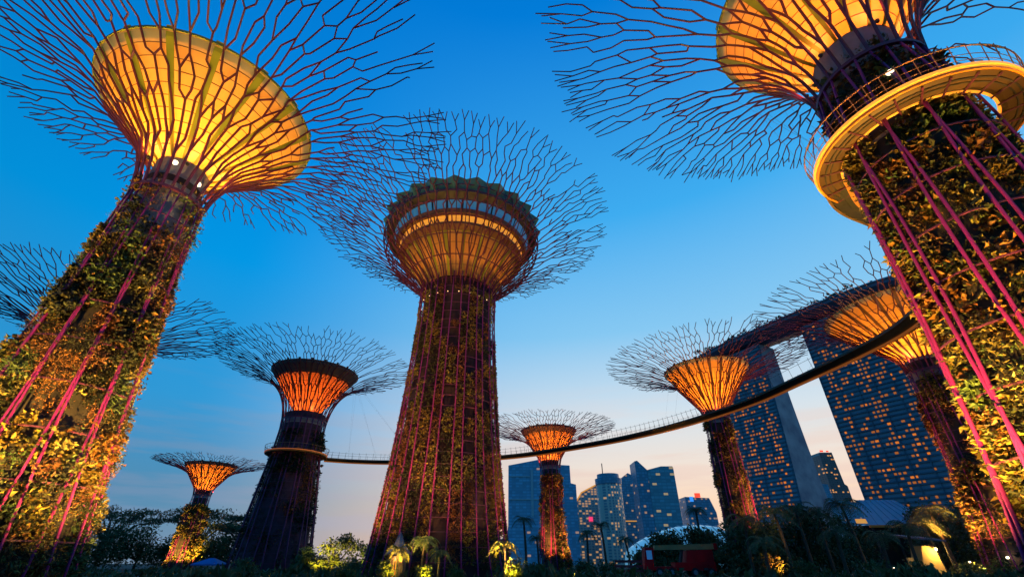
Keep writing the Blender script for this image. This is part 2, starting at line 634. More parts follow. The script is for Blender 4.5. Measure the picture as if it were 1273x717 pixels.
def planting(root, rng, rf, zmin, zmax, clumps, size, cnt, spread, core_f, mats, gaps=0.25, rows=None, name='planting', thin_top=None, out=0.10, pn=5.5):
    """leaf clumps set in patches: every patch has its own kind of plant, fullness and depth; some are bare"""
    mb = MB()
    rm = rf((zmin + zmax) / 2)
    npat = max(30, int(2 * PI * rm * (zmax - zmin) / pn))
    pa = np.array([rng.uniform(0, 2 * PI) for _ in range(npat)])
    pz = np.array([rng.uniform(zmin, zmax) for _ in range(npat)])
    kind = [rng.randrange(len(mats)) for _ in range(npat)]
    full = [0.0 if rng.random() < gaps else rng.uniform(.25, 1.0) for _ in range(npat)]
    deep = [rng.random() for _ in range(npat)]
    sz = [rng.uniform(.6, 1.7) for _ in range(npat)]
    wd = [rng.choice((.45, .7, 1.0, 1.25)) for _ in range(npat)]
    made = 0
    tries = 0
    while made < clumps and tries < clumps * 5:
        tries += 1
        z = zmin + (zmax - zmin) * rng.random()
        a = rng.uniform(0, 2 * PI)
        if thin_top and rng.random() < .9 * (z - thin_top) / (zmax - thin_top):
            continue
        r0_ = rf(z)
        da = np.abs(pa - a)
        da = np.minimum(da, 2 * PI - da) * r0_
        k = int(np.argmin(da * da + (pz - z) ** 2 * .55))
        if rng.random() > full[k]:
            continue
        made += 1
        if rows:
            z = round(z / rows) * rows + rng.uniform(-.06, .06)
        r = r0_ * (core_f + out * (.25 + .75 * deep[k]) * rng.random())
        n = Vector((math.cos(a), math.sin(a), .15))
        mi = kind[k] if rng.random() < .85 else rng.randrange(len(mats))
        leaves(mb, rng, (r * math.cos(a), r * math.sin(a), z), n, size * sz[k], cnt, spread * (.6 + .5 * sz[k]), [mi], droop=.5, wid=wd[k])
    o = mb.build(name, mats, root)
    o['kind'] = 'stuff'
    return o


def patch_planting(root, rng, rf, N, rot, zmin, zmax, zstep, core_f, classes, dens, size, prob):
    """planting in rectangular panels between the ribs: every panel has one kind of plant or is bare"""
    mb = MB()
    d = 2 * PI / N
    for i in range(N):
        z = zmin + rng.uniform(0, zstep)
        while z < zmax:
            hgt = zstep * rng.uniform(.5, 2.2)
            fade = 1 - .35 * (z - zmin) / (zmax - zmin)
            if rng.random() < prob * fade:
                ci = rng.randrange(len(classes))
                zc = min(zmax, z + hgt)
                n = int(dens * (zc - z) * rf(z) * d) + 1
                for _ in range(n):
                    a = rot + (i + rng.uniform(.08, .92)) * d
                    zz = rng.uniform(z, zc)
                    r = rf(zz) * (core_f + .06)
                    leaves(mb, rng, (r * math.cos(a), r * math.sin(a), zz), (math.cos(a), math.sin(a), .1), size, 4, size * .4, [ci], droop=.4)
            z += hgt
    o = mb.build('planting', classes, root)
    o['kind'] = 'stuff'


FLOODS = []


def floodlight(loc, aim, power, color, label, cone=70, lens='lamp_warm', blend=.8, group='ground floodlights around the tree towers'):
    """a small lamp on a yoke standing on the ground, with its light"""
    loc = Vector(loc)
    d = (Vector(aim) - loc)
    rz = math.atan2(d.y, d.x)
    el = math.atan2(d.z, math.hypot(d.x, d.y))
    root = empty('floodlight', label, 'floodlight', loc, group)
    st = MB()
    st.box(-.14, .14, -.14, .14, 0, .05)
    st.tube([(0, -.17, .05), (0, -.17, .34)], .02, 6)
    st.tube([(0, .17, .05), (0, .17, .34)], .02, 6)
    s = st.build('stand', 'dark_steel', root)
    s.rotation_euler = (0, 0, rz)
    h = MB()
    h.lathe([(.01, -.16), (.10, -.16), (.15, .10), (.16, .12), (.16, .15), (.13, .15), (.12, .11), (.01, .11)], 14)
    hd = h.build('housing', 'dark_steel', root, True, (0, 0, .34))
    q = Vector((math.cos(rz) * math.cos(el), math.sin(rz) * math.cos(el), math.sin(el))).to_track_quat('Z', 'Y')
    hd.rotation_euler = q.to_euler()
    ln = MB()
    ln.lathe([(.005, .125), (.118, .125)], 14)
    ln.build('lens', lens, hd)
    L = lamp('SPOT', Vector((0, 0, .34)) + d.normalized() * .3, power, color, root, size=.15, cone=cone, blend=blend)
    L.rotation_euler = d.to_track_quat('-Z', 'Y').to_euler()
    return root


def tower_floods(x, y, r, zaim, power, color, angs, what, dist=5.0, cone=75):
    for k, a in enumerate(angs):
        ux, uy = math.cos(R(a)), math.sin(R(a))
        side = {0: 'right', 1: 'left', 2: 'near', 3: 'far'}
        s = 'before' if uy < -.85 else ('left of' if ux < -.3 else ('right of' if ux > .3 else 'behind'))
        s = ('just ' + s) if abs(uy) < .6 else s
        floodlight((x + (r + dist) * ux, y + (r + dist) * uy, 0), (x + r * .6 * ux, y + r * .6 * uy, zaim), power, color,
                   'small floodlight ' + s + ' ' + what, cone=cone)


AMBER = (1.0, .62, .16)
ORANGE = (1.0, .40, .07)
GOLD = (1.0, .56, .13)
GRP = 'steel tree towers of the grove'


def tower(label, x, y, H, Rm, prof, N, seed, core_mat='core_dark', core_f=.84, lean=.25, rib_r=.13, rib_mat='rib_steel', zn=None, NT=16, fr0=.82, band=None, upl=3000, neck_drop=1.0, dense=False,
          cone=None, memb='membrane_orange', ribmat='funnel_dark', nrib=18, lamps=6, cpow=9000, ccol=ORANGE, hoop_step=2.5, th=1.0, keep=1.0, rot=None, hoops=4):
    rng = random.Random(seed)
    root = empty('tree_tower', label, 'tree tower', (x, y, 0), GRP)
    rot = rng.uniform(0, 1) if rot is None else rot
    zn = .68 * H if zn is None else zn
    rf = make_trunk(root, rng, prof, NT, rot, zn, lean, rib_r, core_mat, core_f, rib_mat, hoop_step)
    z0, z1, r1 = cone
    make_crown(root, rng, N, rot, zn, rf(zn) * 1.02, H, Rm, th, clear=(z0, z1, rf(zn) * fr0, r1), dense=dense)
    make_funnel(root, z0, z1, rf(zn) * fr0, r1, memb, ribmat, nrib, lamps, cpow, ccol, hoops=hoops, upl=upl, band=band)
    cl = MB()
    rc = rf(zn) * 1.02
    cl.lathe([(rc - .1, zn - .12), (rc + .12, zn - .12), (rc + .12, zn + .12), (rc - .1, zn + .12)], 40, close=True)
    cl.build('collar', 'hoop_steel', root)
    # concrete neck between the planting and the funnel
    nk = MB()
    nk.lathe([(rf(zn - neck_drop) * core_f + .012, zn - neck_drop), (rf(zn) * core_f + .012, zn), (rf(zn) * fr0 * .99, z0 + .05)], 40)
    nk.build('neck', 'concrete', root, True)
    return root, rf, rng, rot, zn


# --- 1: large tower at the left
root, rf, rng, rot, zn = tower('large left tree tower, trunk smothered in lit amber plants, pale gold funnel above',
                               -26.2, 25.5, 38, 20.3, [(0, 4.1), (5.5, 3.55), (12, 3.0), (18, 2.55), (25, 2.2), (29, 2.2)], 24, 11,
                               zn=24.8, NT=24, th=1.05, dense=True, neck_drop=4.5, upl=2400, cone=(28.0, 34.3, 8.0), memb='membrane', ribmat='funnel_green', nrib=16, cpow=4700, ccol=(1, .45, .05), lean=.45, rib_r=.06, hoops=9)
planting(root, rng, rf, 0, 25.3, 9800, .20, 8, .19, .87, ['leaf_gold', 'leaf_olive', 'leaf_rust', 'leaf_dark', 'leaf_orange', 'leaf_dark', 'leaf_straw', 'foliage'], gaps=.11, thin_top=15, out=.28, pn=1.5)
for a, z in ((-62, 27.0), (-16, 26.2)):
    b = MB()
    b.lathe([(.01, 0), (.17, 0), (.2, .12), (.14, .2), (.01, .22)], 12)
    o = b.build('wall_lamp', 'lamp_white', root)
    rr = rf(z) * 1.04
    o.location = (rr * math.cos(R(a)), rr * math.sin(R(a)), z)
    o.rotation_euler = (0, R(90), R(a))
tower_floods(-26.2, 25.5, 4, 12, 32000, (1, .58, .10), (-75, -20, 30, 200), 'the large left tower foot', dist=7, cone=85)

# --- 2: tower half hidden behind it
root, rf, rng, rot, zn = tower('tree tower hidden behind the large left trunk, dark crown showing on both sides',
                               -63.4, 61.9, 35, 18.4, [(0, 4.4), (12, 3.2), (24, 2.5), (28, 2.7)], 28, 12, cone=(27, 32, 6.5), cpow=1500, th=1.05)

# --- 3: dark tower with the walkway ring
root, rf, rng, rot, zn = tower('dark purple tree tower with an orange edged walkway ring, left of the tallest tower',
                               -48.2, 104.5, 43.5, 23.2, [(0, 7.6), (5, 7.0), (10, 6.5), (16, 5.8), (23, 4.9), (28, 4.6), (31, 4.9)], 28, 13,
                               core_mat='core_purple', core_f=.90, zn=29.5, rib_mat='rib_steel_dim', rib_r=.13, fr0=.55, band=.76, NT=24, cone=(31.5, 41.0, 9.9), cpow=3600, ccol=(1, .21, .02), hoop_step=1.6, th=1.15,
                               ribmat='funnel_dark', nrib=22)

planting(root, rng, rf, 1, 27, 2200, .5, 5, .4, .90, ['leaf_dark', 'leaf_rust', 'leaf_dark'], gaps=.45, pn=7)

# --- 4: small far left tower
root, rf, rng, rot, zn = tower('smallest far tree tower at the left among dark rain trees, orange lit foot',
                               -106, 167, 32, 18, [(0, 4.0), (12, 3.2), (19, 2.6), (22, 2.6)], 28, 14, zn=21.5, NT=14, band=.9, cone=(23, 31, 8.2), cpow=4800, ccol=(1, .34, .04), th=1.2, rib_r=.09, nrib=20)
planting(root, rng, rf, 0, 18, 1500, .7, 5, .5, .90, ['leaf_amber', 'leaf_olive', 'leaf_yellow'], gaps=.2)
tower_floods(-106, 167, 4, 7, 22000, (1, .55, .07), (-60, -120, -10), 'the smallest far tower foot', dist=4)

# --- 6: small tower centre right
root, rf, rng, rot, zn = tower('small far tree tower with reddish lit trunk in front of the blue office block',
                               11.5, 143, 38, 20.6, [(0, 4.4), (3.5, 3.8), (12, 3.1), (24, 2.8), (27, 3.0)], 28, 16, zn=26.5, NT=14, band=.82, cone=(28, 36.8, 8.6), cpow=4800, ccol=(1, .30, .035), th=1.2, rib_r=.10, nrib=20)
planting(root, rng, rf, 0, 24, 1800, .6, 5, .45, .88, ['leaf_rust', 'leaf_olive', 'leaf_dark'], gaps=.3)
tower_floods(11.5, 143, 4, 14, 34000, (1, .38, .06), (-60, -110, -10), 'the small reddish tower foot', dist=4)

# --- 7: tower in front of the hotel
root, rf, rng, rot, zn = tower('tree tower with orange striped funnel in front of the left hotel tower',
                               40, 87.6, 37.5, 20, [(0, 3.6), (7, 2.7), (18, 2.5), (25, 2.2), (28, 2.5)], 28, 17, zn=25.5, NT=14, cone=(27, 35.3, 8.1), cpow=5200, ccol=(1, .38, .04), th=1.1, rib_r=.08, nrib=22)
planting(root, rng, rf, 0, 25, 3600, .34, 5, .3, .90, ['leaf_olive', 'leaf_rust', 'leaf_dark', 'leaf_amber'], gaps=.2)
tower_floods(40, 87.6, 3, 15, 42000, (1, .44, .06), (-70, -15, 175), 'the orange striped tower foot', dist=5)

# --- 8: tower behind the right one
root, rf, rng, rot, zn = tower('crimson ribbed tree tower with wide golden funnel, half hidden behind the large right trunk',
                               61.5, 62.4, 38, 20.6, [(0, 4.2), (8, 3.2), (18, 2.7), (25, 2.5), (28, 2.8)], 28, 18, core_mat='core_dark', zn=25.5, NT=18, cone=(27.5, 35.4, 10.2), memb='membrane_orange',
                               cpow=6000, ccol=(1, .42, .04), nrib=26, hoop_step=1.4, th=1.05, rib_r=.07, upl=6000)
planting(root, rng, rf, 0, 25, 3000, .46, 5, .32, .90, ['leaf_amber', 'leaf_olive', 'leaf_rust'], gaps=.25)
tower_floods(61.5, 62.4, 3.2, 17, 46000, (1, .44, .07), (-165, -80, 150), 'the crimson ribbed tower foot', dist=5)

# --- 9: large tower at the right
root, rf, rng, rot, zn = tower('large tree tower at the right edge, walkway ring round its densely planted trunk',
                               22.9, 17.5, 40, 20.7, [(0, 4.2), (5.6, 3.7), (11, 3.45), (17, 3.3), (22, 3.25), (26, 3.0), (28, 2.75), (31, 2.65)], 24, 19,
                               zn=27.5, NT=24, th=1.05, dense=True, neck_drop=6.0, upl=2400, cone=(30.4, 36.8, 7.0), memb='membrane', ribmat='funnel_green', nrib=16, cpow=3500, ccol=(1, .36, .05), lean=.75, rib_r=.075, hoops=9)
planting(root, rng, rf, 0, 28.6, 8600, .26, 7, .18, .86, ['leaf_gold', 'leaf_dark', 'leaf_olive', 'leaf_orange', 'leaf_olive', 'leaf_straw', 'leaf_rust', 'foliage'], gaps=.10, pn=1.0, rows=.42, thin_top=21, out=.13)
tower_floods(22.9, 17.5, 3.6, 12, 20000, (1, .56, .09), (-160, 140, -100, 190), 'the large right tower foot', dist=5, cone=85)


# --- 5: the tallest tower with the round restaurant
def tall_tower():
    x, y = -8.1, 58
    rng = random.Random(5)
    N = 32
    rot = .1
    zn = 36.0
    prof = [(0, 7.9), (2.5, 7.3), (7, 6.7), (12, 6.15), (18, 5.7), (24, 5.35), (30, 5.1), (36, 5.1), (39, 5.1)]
    root = empty('tree_tower', 'tallest tree tower in the centre, round restaurant with lit windows under its crown', 'tree tower', (x, y, 0), GRP)
    rf = make_trunk(root, rng, prof, 30, rot, zn, .12, .065, 'core_plum', .90, 'rib_steel', 1.25, .03)
    patch_planting(root, rng, rf, 30, rot, .5, 34, 2.0, .93, ['leaf_yellow', 'leaf_olive', 'leaf_rust', 'leaf_dark', 'leaf_gold', 'leaf_yellow'], 17, .28, .88)
    curve = smooth_curve([(0, 0, 0), (.08, .05, .11), (.17, .16, .28), (.28, .31, .48), (.42, .47, .66), (.6, .64, .80), (.8, .82, .92), (1.0, 1.0, 1.0), (1.1, 1.1, 1.03)], 70)
    make_crown(root, rng, N, rot, zn, 5.2, 48, 23.6, 1.15, curve=curve)
    # the round head, built about its own centre and set on the neck
    head_kids = len(root.children)
    # the inner cage of close set ribs
    cp = smooth_curve([(35, 5.2), (37.2, 6.6), (39.2, 8.9), (41.2, 10.8), (43.2, 11.9), (45.2, 12.3), (47.2, 12.1)], 24)
    for i in range(54):
        m = MB()
        a = rot + 2 * PI * i / 54
        m.tube([(r * math.cos(a), r * math.sin(a), z) for z, r in cp], .075, 5)
        m.build('cage_rib', 'branch_steel', root, True)
    for z in (38.2, 40.2, 42.2, 44.2, 46.0, 47.2):
        r = float(np.interp(z, cp[:, 0], cp[:, 1]))
        h = MB()
        h.lathe([(r - .05, z - .05), (r + .05, z - .05), (r + .05, z + .05), (r - .05, z + .05)], 60, close=True)
        h.build('cage_hoop', 'branch_steel', root)
    # the restaurant
    fo = make_funnel(root, 35.6, 40.6, 4.7, 8.0, 'membrane_orange', 'funnel_green', 20, 8, 1350, (1, .44, .05), zl=35.4, rl=5.6, hoops=3, upl=300)
    rest = MB()
    rest.lathe([(8.0, 40.6), (9.0, 41.0), (9.0, 41.35), (8.2, 41.35), (8.2, 40.8)], 60, close=True)
    rest.build('lower_sill', 'funnel_dark', root)
    n = 30
    for i in range(n):
        a = 2 * PI * (i + .5) / n
        for z0, z1, r0, r1, mt, nm in ((41.35, 42.35, 8.75, 9.05, 'window_gold' if rng.random() < .8 else 'window_dim', 'lit_window'), (43.0, 44.3, 9.5, 10.0, 'glass_sky_glow', 'window')):
            w = PI / n * .86
            p = MB()
            vs = []
            for rr_, z in ((r0, z0), (r1, z1)):
                for aa in (a - w, a + w):
                    vs.append((rr_ * math.cos(aa), rr_ * math.sin(aa), z))
                for aa in (a + w, a - w):
                    vs.append(((rr_ - .12) * math.cos(aa), (rr_ - .12) * math.sin(aa), z))
            p.add(vs, [(0, 1, 5, 4), (1, 2, 6, 5), (2, 3, 7, 6), (3, 0, 4, 7), (0, 3, 2, 1), (4, 5, 6, 7)])
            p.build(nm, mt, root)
    fl = MB()
    fl.lathe([(.01, 41.2), (8.9, 42.35), (9.6, 42.40), (9.75, 42.98), (.01, 42.98)], 60)
    fl.build('upper_floor', 'funnel_dark', root)
    core = MB()
    core.lathe([(8.3, 41.3), (8.6, 42.4)], 60)
    core.lathe([(9.2, 42.9), (9.6, 44.4)], 60)
    core.build('wall_ring', 'dark_steel', root)
    rf_ = MB()
    rf_.lathe([(.01, 44.36), (10.2, 44.36), (11.2, 44.7), (11.2, 44.95), (.01, 44.95)], 60)
    rf_.build('roof_deck', 'dark_steel', root)
    # zigzag glass parapet round the terrace
    n = 24
    for i in range(n):
        a0, a1 = 2 * PI * i / n, 2 * PI * (i + 1) / n
        am = (a0 + a1) / 2
        p = MB()
        pts = []
        for aa, r0, r1, zt in ((a0, 11.1, 12.0, 46.8), (am, 10.4, 11.0, 47.1), (a1, 11.1, 12.0, 46.8)):
            pts.append(((r0 * math.cos(aa), r0 * math.sin(aa), 44.98), (r1 * math.cos(aa), r1 * math.sin(aa), zt)))
        for k in range(2):
            (b0, t0), (b1, t1) = pts[k], pts[k + 1]
            q = [b0, b1, t1, t0]
            ins = [(v[0] * .993, v[1] * .993, v[2]) for v in q]
            p.add(q + ins, [(0, 1, 2, 3), (7, 6, 5, 4), (0, 4, 5, 1), (1, 5, 6, 2), (2, 6, 7, 3), (3, 7, 4, 0)])
        p.build('parapet_panel', mat('parapet', (0.08, 0.20, 0.15), 0.35, noise=(0.6, (0.05, 0.13, 0.09))), root)
    for ch in list(root.children)[head_kids:]:
        if ch.type == 'MESH':
            ch.scale = (1.07, 1.07, 1.05)
            ch.location = (ch.location.x * 1.07, ch.location.y * 1.07, ch.location.z * 1.05 - .95)
    # row of tiny lamps round the neck
    for i in range(22):
        a = 2 * PI * i / 22
        b = MB()
        b.lathe([(.01, -.07), (.07, -.04), (.07, .04), (.01, .07)], 8)
        o = b.build('neck_lamp', mat('lamp_dot', (.8, .6, .4), .4, emit=(1, .62, .3), estr=1.6), root)
        o.location = (5.35 * math.cos(a), 5.35 * math.sin(a), 33.6)
    tower_floods(x, y, 8, 17, 17000, (1, .50, .11), (-60, -95, -130, -25, 205), 'the tallest tower foot', dist=8, cone=80)


tall_tower()

# ------------------------------------------------------------------ aerial walkway
def skywalk():
    root = empty('aerial_walkway', 'long curved aerial walkway with thin railings hung between the tree towers', 'walkway', (0, 0, 0))
    Z = 22.3
    c9, c3 = (23.3, 17.7), (-48.2, 104.5)
    ctrl = [(20.9, 20.3), (23.3, 22.4), (28.2, 24.7), (33.9, 28.4), (38.3, 34.2), (40.2, 40.6), (39.8, 47.5), (38.3, 55.5), (36.2, 64.7), (32.3, 73.6), (26.8, 82.4), (19.6, 90.6),
            (9.3, 99.3), (0.4, 105.2), (-14.4, 110.9), (-28, 112.2), (-37, 111.2), (-43.5, 108.8)]
    path = smooth_curve(ctrl, 170)
    P = [Vector((p[0], p[1], Z)) for p in path]
    T = []
    for i in range(len(P)):
        a, b = P[max(0, i - 1)], P[min(len(P) - 1, i + 1)]
        T.append((b - a).normalized())
    S = [Vector((t.y, -t.x, 0)) for t in T]

    def sweep(name, sec, m, smooth=False):
        mb = MB()
        n = len(sec)
        vs = []
        for q, (p, s) in enumerate(zip(P, S)):
            g = min(1.0, .5 + q / 16)
            for o, h in sec:
                vs.append(p + s * o + Vector((0, 0, h * g - .012)))
        fs = []
        for i in range(len(P) - 1):
            for k in range(n):
                k2 = (k + 1) % n
                fs.append((i * n + k, (i + 1) * n + k, (i + 1) * n + k2, i * n + k2))
        fs.append(tuple(range(n)))
        fs.append(tuple(range((len(P) - 1) * n, len(P) * n))[::-1])
        mb.add(vs, fs)
        return mb.build(name, m, root, smooth)
    sweep('deck', [(-1.15, 0), (1.15, 0), (1.15, -.18), (.46, -.5), (-.46, -.5), (-1.15, -.18)], 'dark_steel')
    sweep('edge_beam', [(-1.32, .04), (-1.16, .04), (-1.16, -.22), (-1.32, -.22)], 'deck_under')
    sweep('edge_beam', [(1.16, .04), (1.32, .04), (1.32, -.22), (1.16, -.22)], 'deck_under')
    sweep('lower_chord', [(-.14, -.52), (.14, -.52), (.14, -.72), (-.14, -.72)], mat('chord_glow', (.5, .2, .04), .5, emit=(1, .26, .04), estr=.16))  # warm underside light put into the chord as a faint glow, no lamp there
    for sd in (-1, 1):
        m = MB()
        m.tube([p + s * sd * 1.5 + Vector((0, 0, 1.2)) for p, s in zip(P, S)], .022, 5)
        L = 0.0
        for i in range(1, len(P)):
            L += (P[i] - P[i - 1]).length
            if L >= .95:
                L = 0
                b = P[i] + S[i] * sd * 1.24
                m.tube([b, P[i] + S[i] * sd * 1.56 + Vector((0, 0, 1.42))], .028, 4)
        m.build('railing', 'dark_steel', root)

    def ring(c, ri, ro, strip, glow, nbr):
        m = MB()
        m.lathe([(ri, 0), (ro, 0), (ro, -.20), (ro - .35, -.34), (ri + .25, -.34), (ri, -.2)], 72, close=True)
        rg = m.build('ring_platform', 'ring_under', root, False, (c[0], c[1], Z))
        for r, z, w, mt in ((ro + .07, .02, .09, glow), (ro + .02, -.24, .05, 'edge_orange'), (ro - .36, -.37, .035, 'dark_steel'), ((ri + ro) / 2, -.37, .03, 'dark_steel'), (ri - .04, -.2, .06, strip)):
            h = MB()
            h.lathe([(r - w, z - w), (r + w, z - w), (r + w, z + w), (r - w, z + w)], 72, close=True)
            h.build('edge_light' if mt in ('edge_strip', 'edge_strip_dim') else 'edge_rail', mt, rg)
        for k in range(nbr):
            a = 2 * PI * k / nbr
            b = MB()
            e = Vector((math.cos(a), math.sin(a), 0))
            b.tube([e * (ri - .1) + Vector((0, 0, -.42)), e * (ro - .1) + Vector((0, 0, -.36))], .055, 5)
            b.build('bracket', 'hoop_steel', rg)
        m = MB()
        for hz, w in ((1.25, .03), (.7, .012), (.35, .012)):
            r = ro + .1 + hz * .16
            m.lathe([(r - w, hz - w), (r + w, hz - w), (r + w, hz + w), (r - w, hz + w)], 72, close=True)
        for k in range(44):
            a = 2 * PI * k / 44
            e = Vector((math.cos(a), math.sin(a), 0))
            m.tube([e * (ro + .08), e * (ro + .32) + Vector((0, 0, 1.4))], .026, 4)
        m.build('ring_railing', 'rail_orange', rg)
        return rg
    mat('ring_under', (0.10, 0.052, 0.025), 0.6, noise=(0.5, (0.07, 0.035, 0.02)))
    mat('rail_orange', (0.35, 0.15, 0.05), 0.5, noise=(1.0, (0.25, 0.1, 0.04)))
    for sx, sy, sz in ((-.62, -.78, 1.0),):
        b = MB(); b.lathe([(.01, -.1), (.16, -.08), (.2, .02), (.01, .05)], 10)
        o = b.build('deck_lamp', 'lamp_white', root, False, (c9[0] + sx * 3.6, c9[1] + sy * 3.6, Z + 2.6))
        q = MB(); q.tube([(c9[0] + sx * 3.6, c9[1] + sy * 3.6, Z), (c9[0] + sx * 3.6, c9[1] + sy * 3.6, Z + 2.5)], .04, 6)
        q.build('lamp_post', 'dark_steel', root)
    ring(c9, 3.62, 4.85, 'edge_strip', 'edge_strip', 26)
    ring(c3, 5.0, 6.4, 'edge_strip_dim', 'edge_strip_dim', 26)
    # hanger cables from the crowns down to the deck
    for cx, cy, r, z, idx in ((22.9, 17.5, 8, 36.5, (4, 9, 14, 19, 24)), (61.5, 62.4, 12, 34.5, (44, 52, 60, 68)), (40, 87.6, 9, 34.5, (74, 82, 90, 98)), (11.5, 143, 10, 34, (112, 120, 128)), (-48.2, 104.5, 10, 39.5, (146, 154, 162))):
        for i in idx:
            i = min(i, len(P) - 1)
            d = Vector((P[i].x - cx, P[i].y - cy, 0)).normalized()
            for sd in (-1, 1):
                m = MB()
                m.tube([P[i] + S[i] * sd * 1.25, Vector((cx, cy, z)) + d * r + Vector((-d.y, d.x, 0)) * sd * 1.2], .008, 4)
                m.build('cable', 'cable_grey', root)


mat('cable_grey', (0.16, 0.17, 0.2), 0.5, noise=(1.0, (0.12, 0.13, 0.15)))
skywalk()


# ------------------------------------------------------------------ hotel with three legs and a roof deck
def facade_mat(name, glass, wall, fh, bay, lit=.06, litcol=(1, .55, .18), ux=1.0, uy=.6, lstr=.7, mort=.12):
    m = bpy.data.materials.new(name)
    m.use_nodes = True
    t = m.node_tree
    b = t.nodes['Principled BSDF']
    b.inputs['Roughness'].default_value = .35
    b.inputs['Specular IOR Level'].default_value = .5
    c = nd(t, 'ShaderNodeTexCoord')
    s = nd(t, 'ShaderNodeSeparateXYZ')
    t.links.new(c.outputs['Object'], s.inputs[0])
    u = math_node(t, 'ADD', math_node(t, 'MULTIPLY', s.outputs['X'], ux), math_node(t, 'MULTIPLY', s.outputs['Y'], uy))
    u = math_node(t, 'DIVIDE', u, bay)
    v = math_node(t, 'DIVIDE', s.outputs['Z'], fh)
    fu, fv = math_node(t, 'FLOOR', u), math_node(t, 'FLOOR', v)
    ru, rv = math_node(t, 'FRACT', u), math_node(t, 'FRACT', v)
    cb = nd(t, 'ShaderNodeCombineXYZ')
    t.links.new(fu, cb.inputs[0])
    t.links.new(fv, cb.inputs[1])
    wn = nd(t, 'ShaderNodeTexWhiteNoise')
    t.links.new(cb.outputs[0], wn.inputs['Vector'])
    ins = math_node(t, 'MULTIPLY', math_node(t, 'GREATER_THAN', ru, mort), math_node(t, 'GREATER_THAN', rv, .32))
    gl = ramp(t, wn.outputs['Value'], [(0, (*[k * .75 for k in glass], 1)), (1, (*[k * 1.25 for k in glass], 1))])
    mx = nd(t, 'ShaderNodeMix', data_type='RGBA')
    t.links.new(ins, mx.inputs['Factor'])
    mx.inputs['A'].default_value = (*wall, 1)
    t.links.new(gl, mx.inputs['B'])
    t.links.new(mx.outputs['Result'], b.inputs['Base Color'])
    lt = math_node(t, 'MULTIPLY', math_node(t, 'LESS_THAN', wn.outputs['Value'], lit), ins)
    b.inputs['Emission Color'].default_value = (*litcol, 1)
    t.links.new(math_node(t, 'MULTIPLY', lt, lstr), b.inputs['Emission Strength'])
    MATS[name] = m
    return m


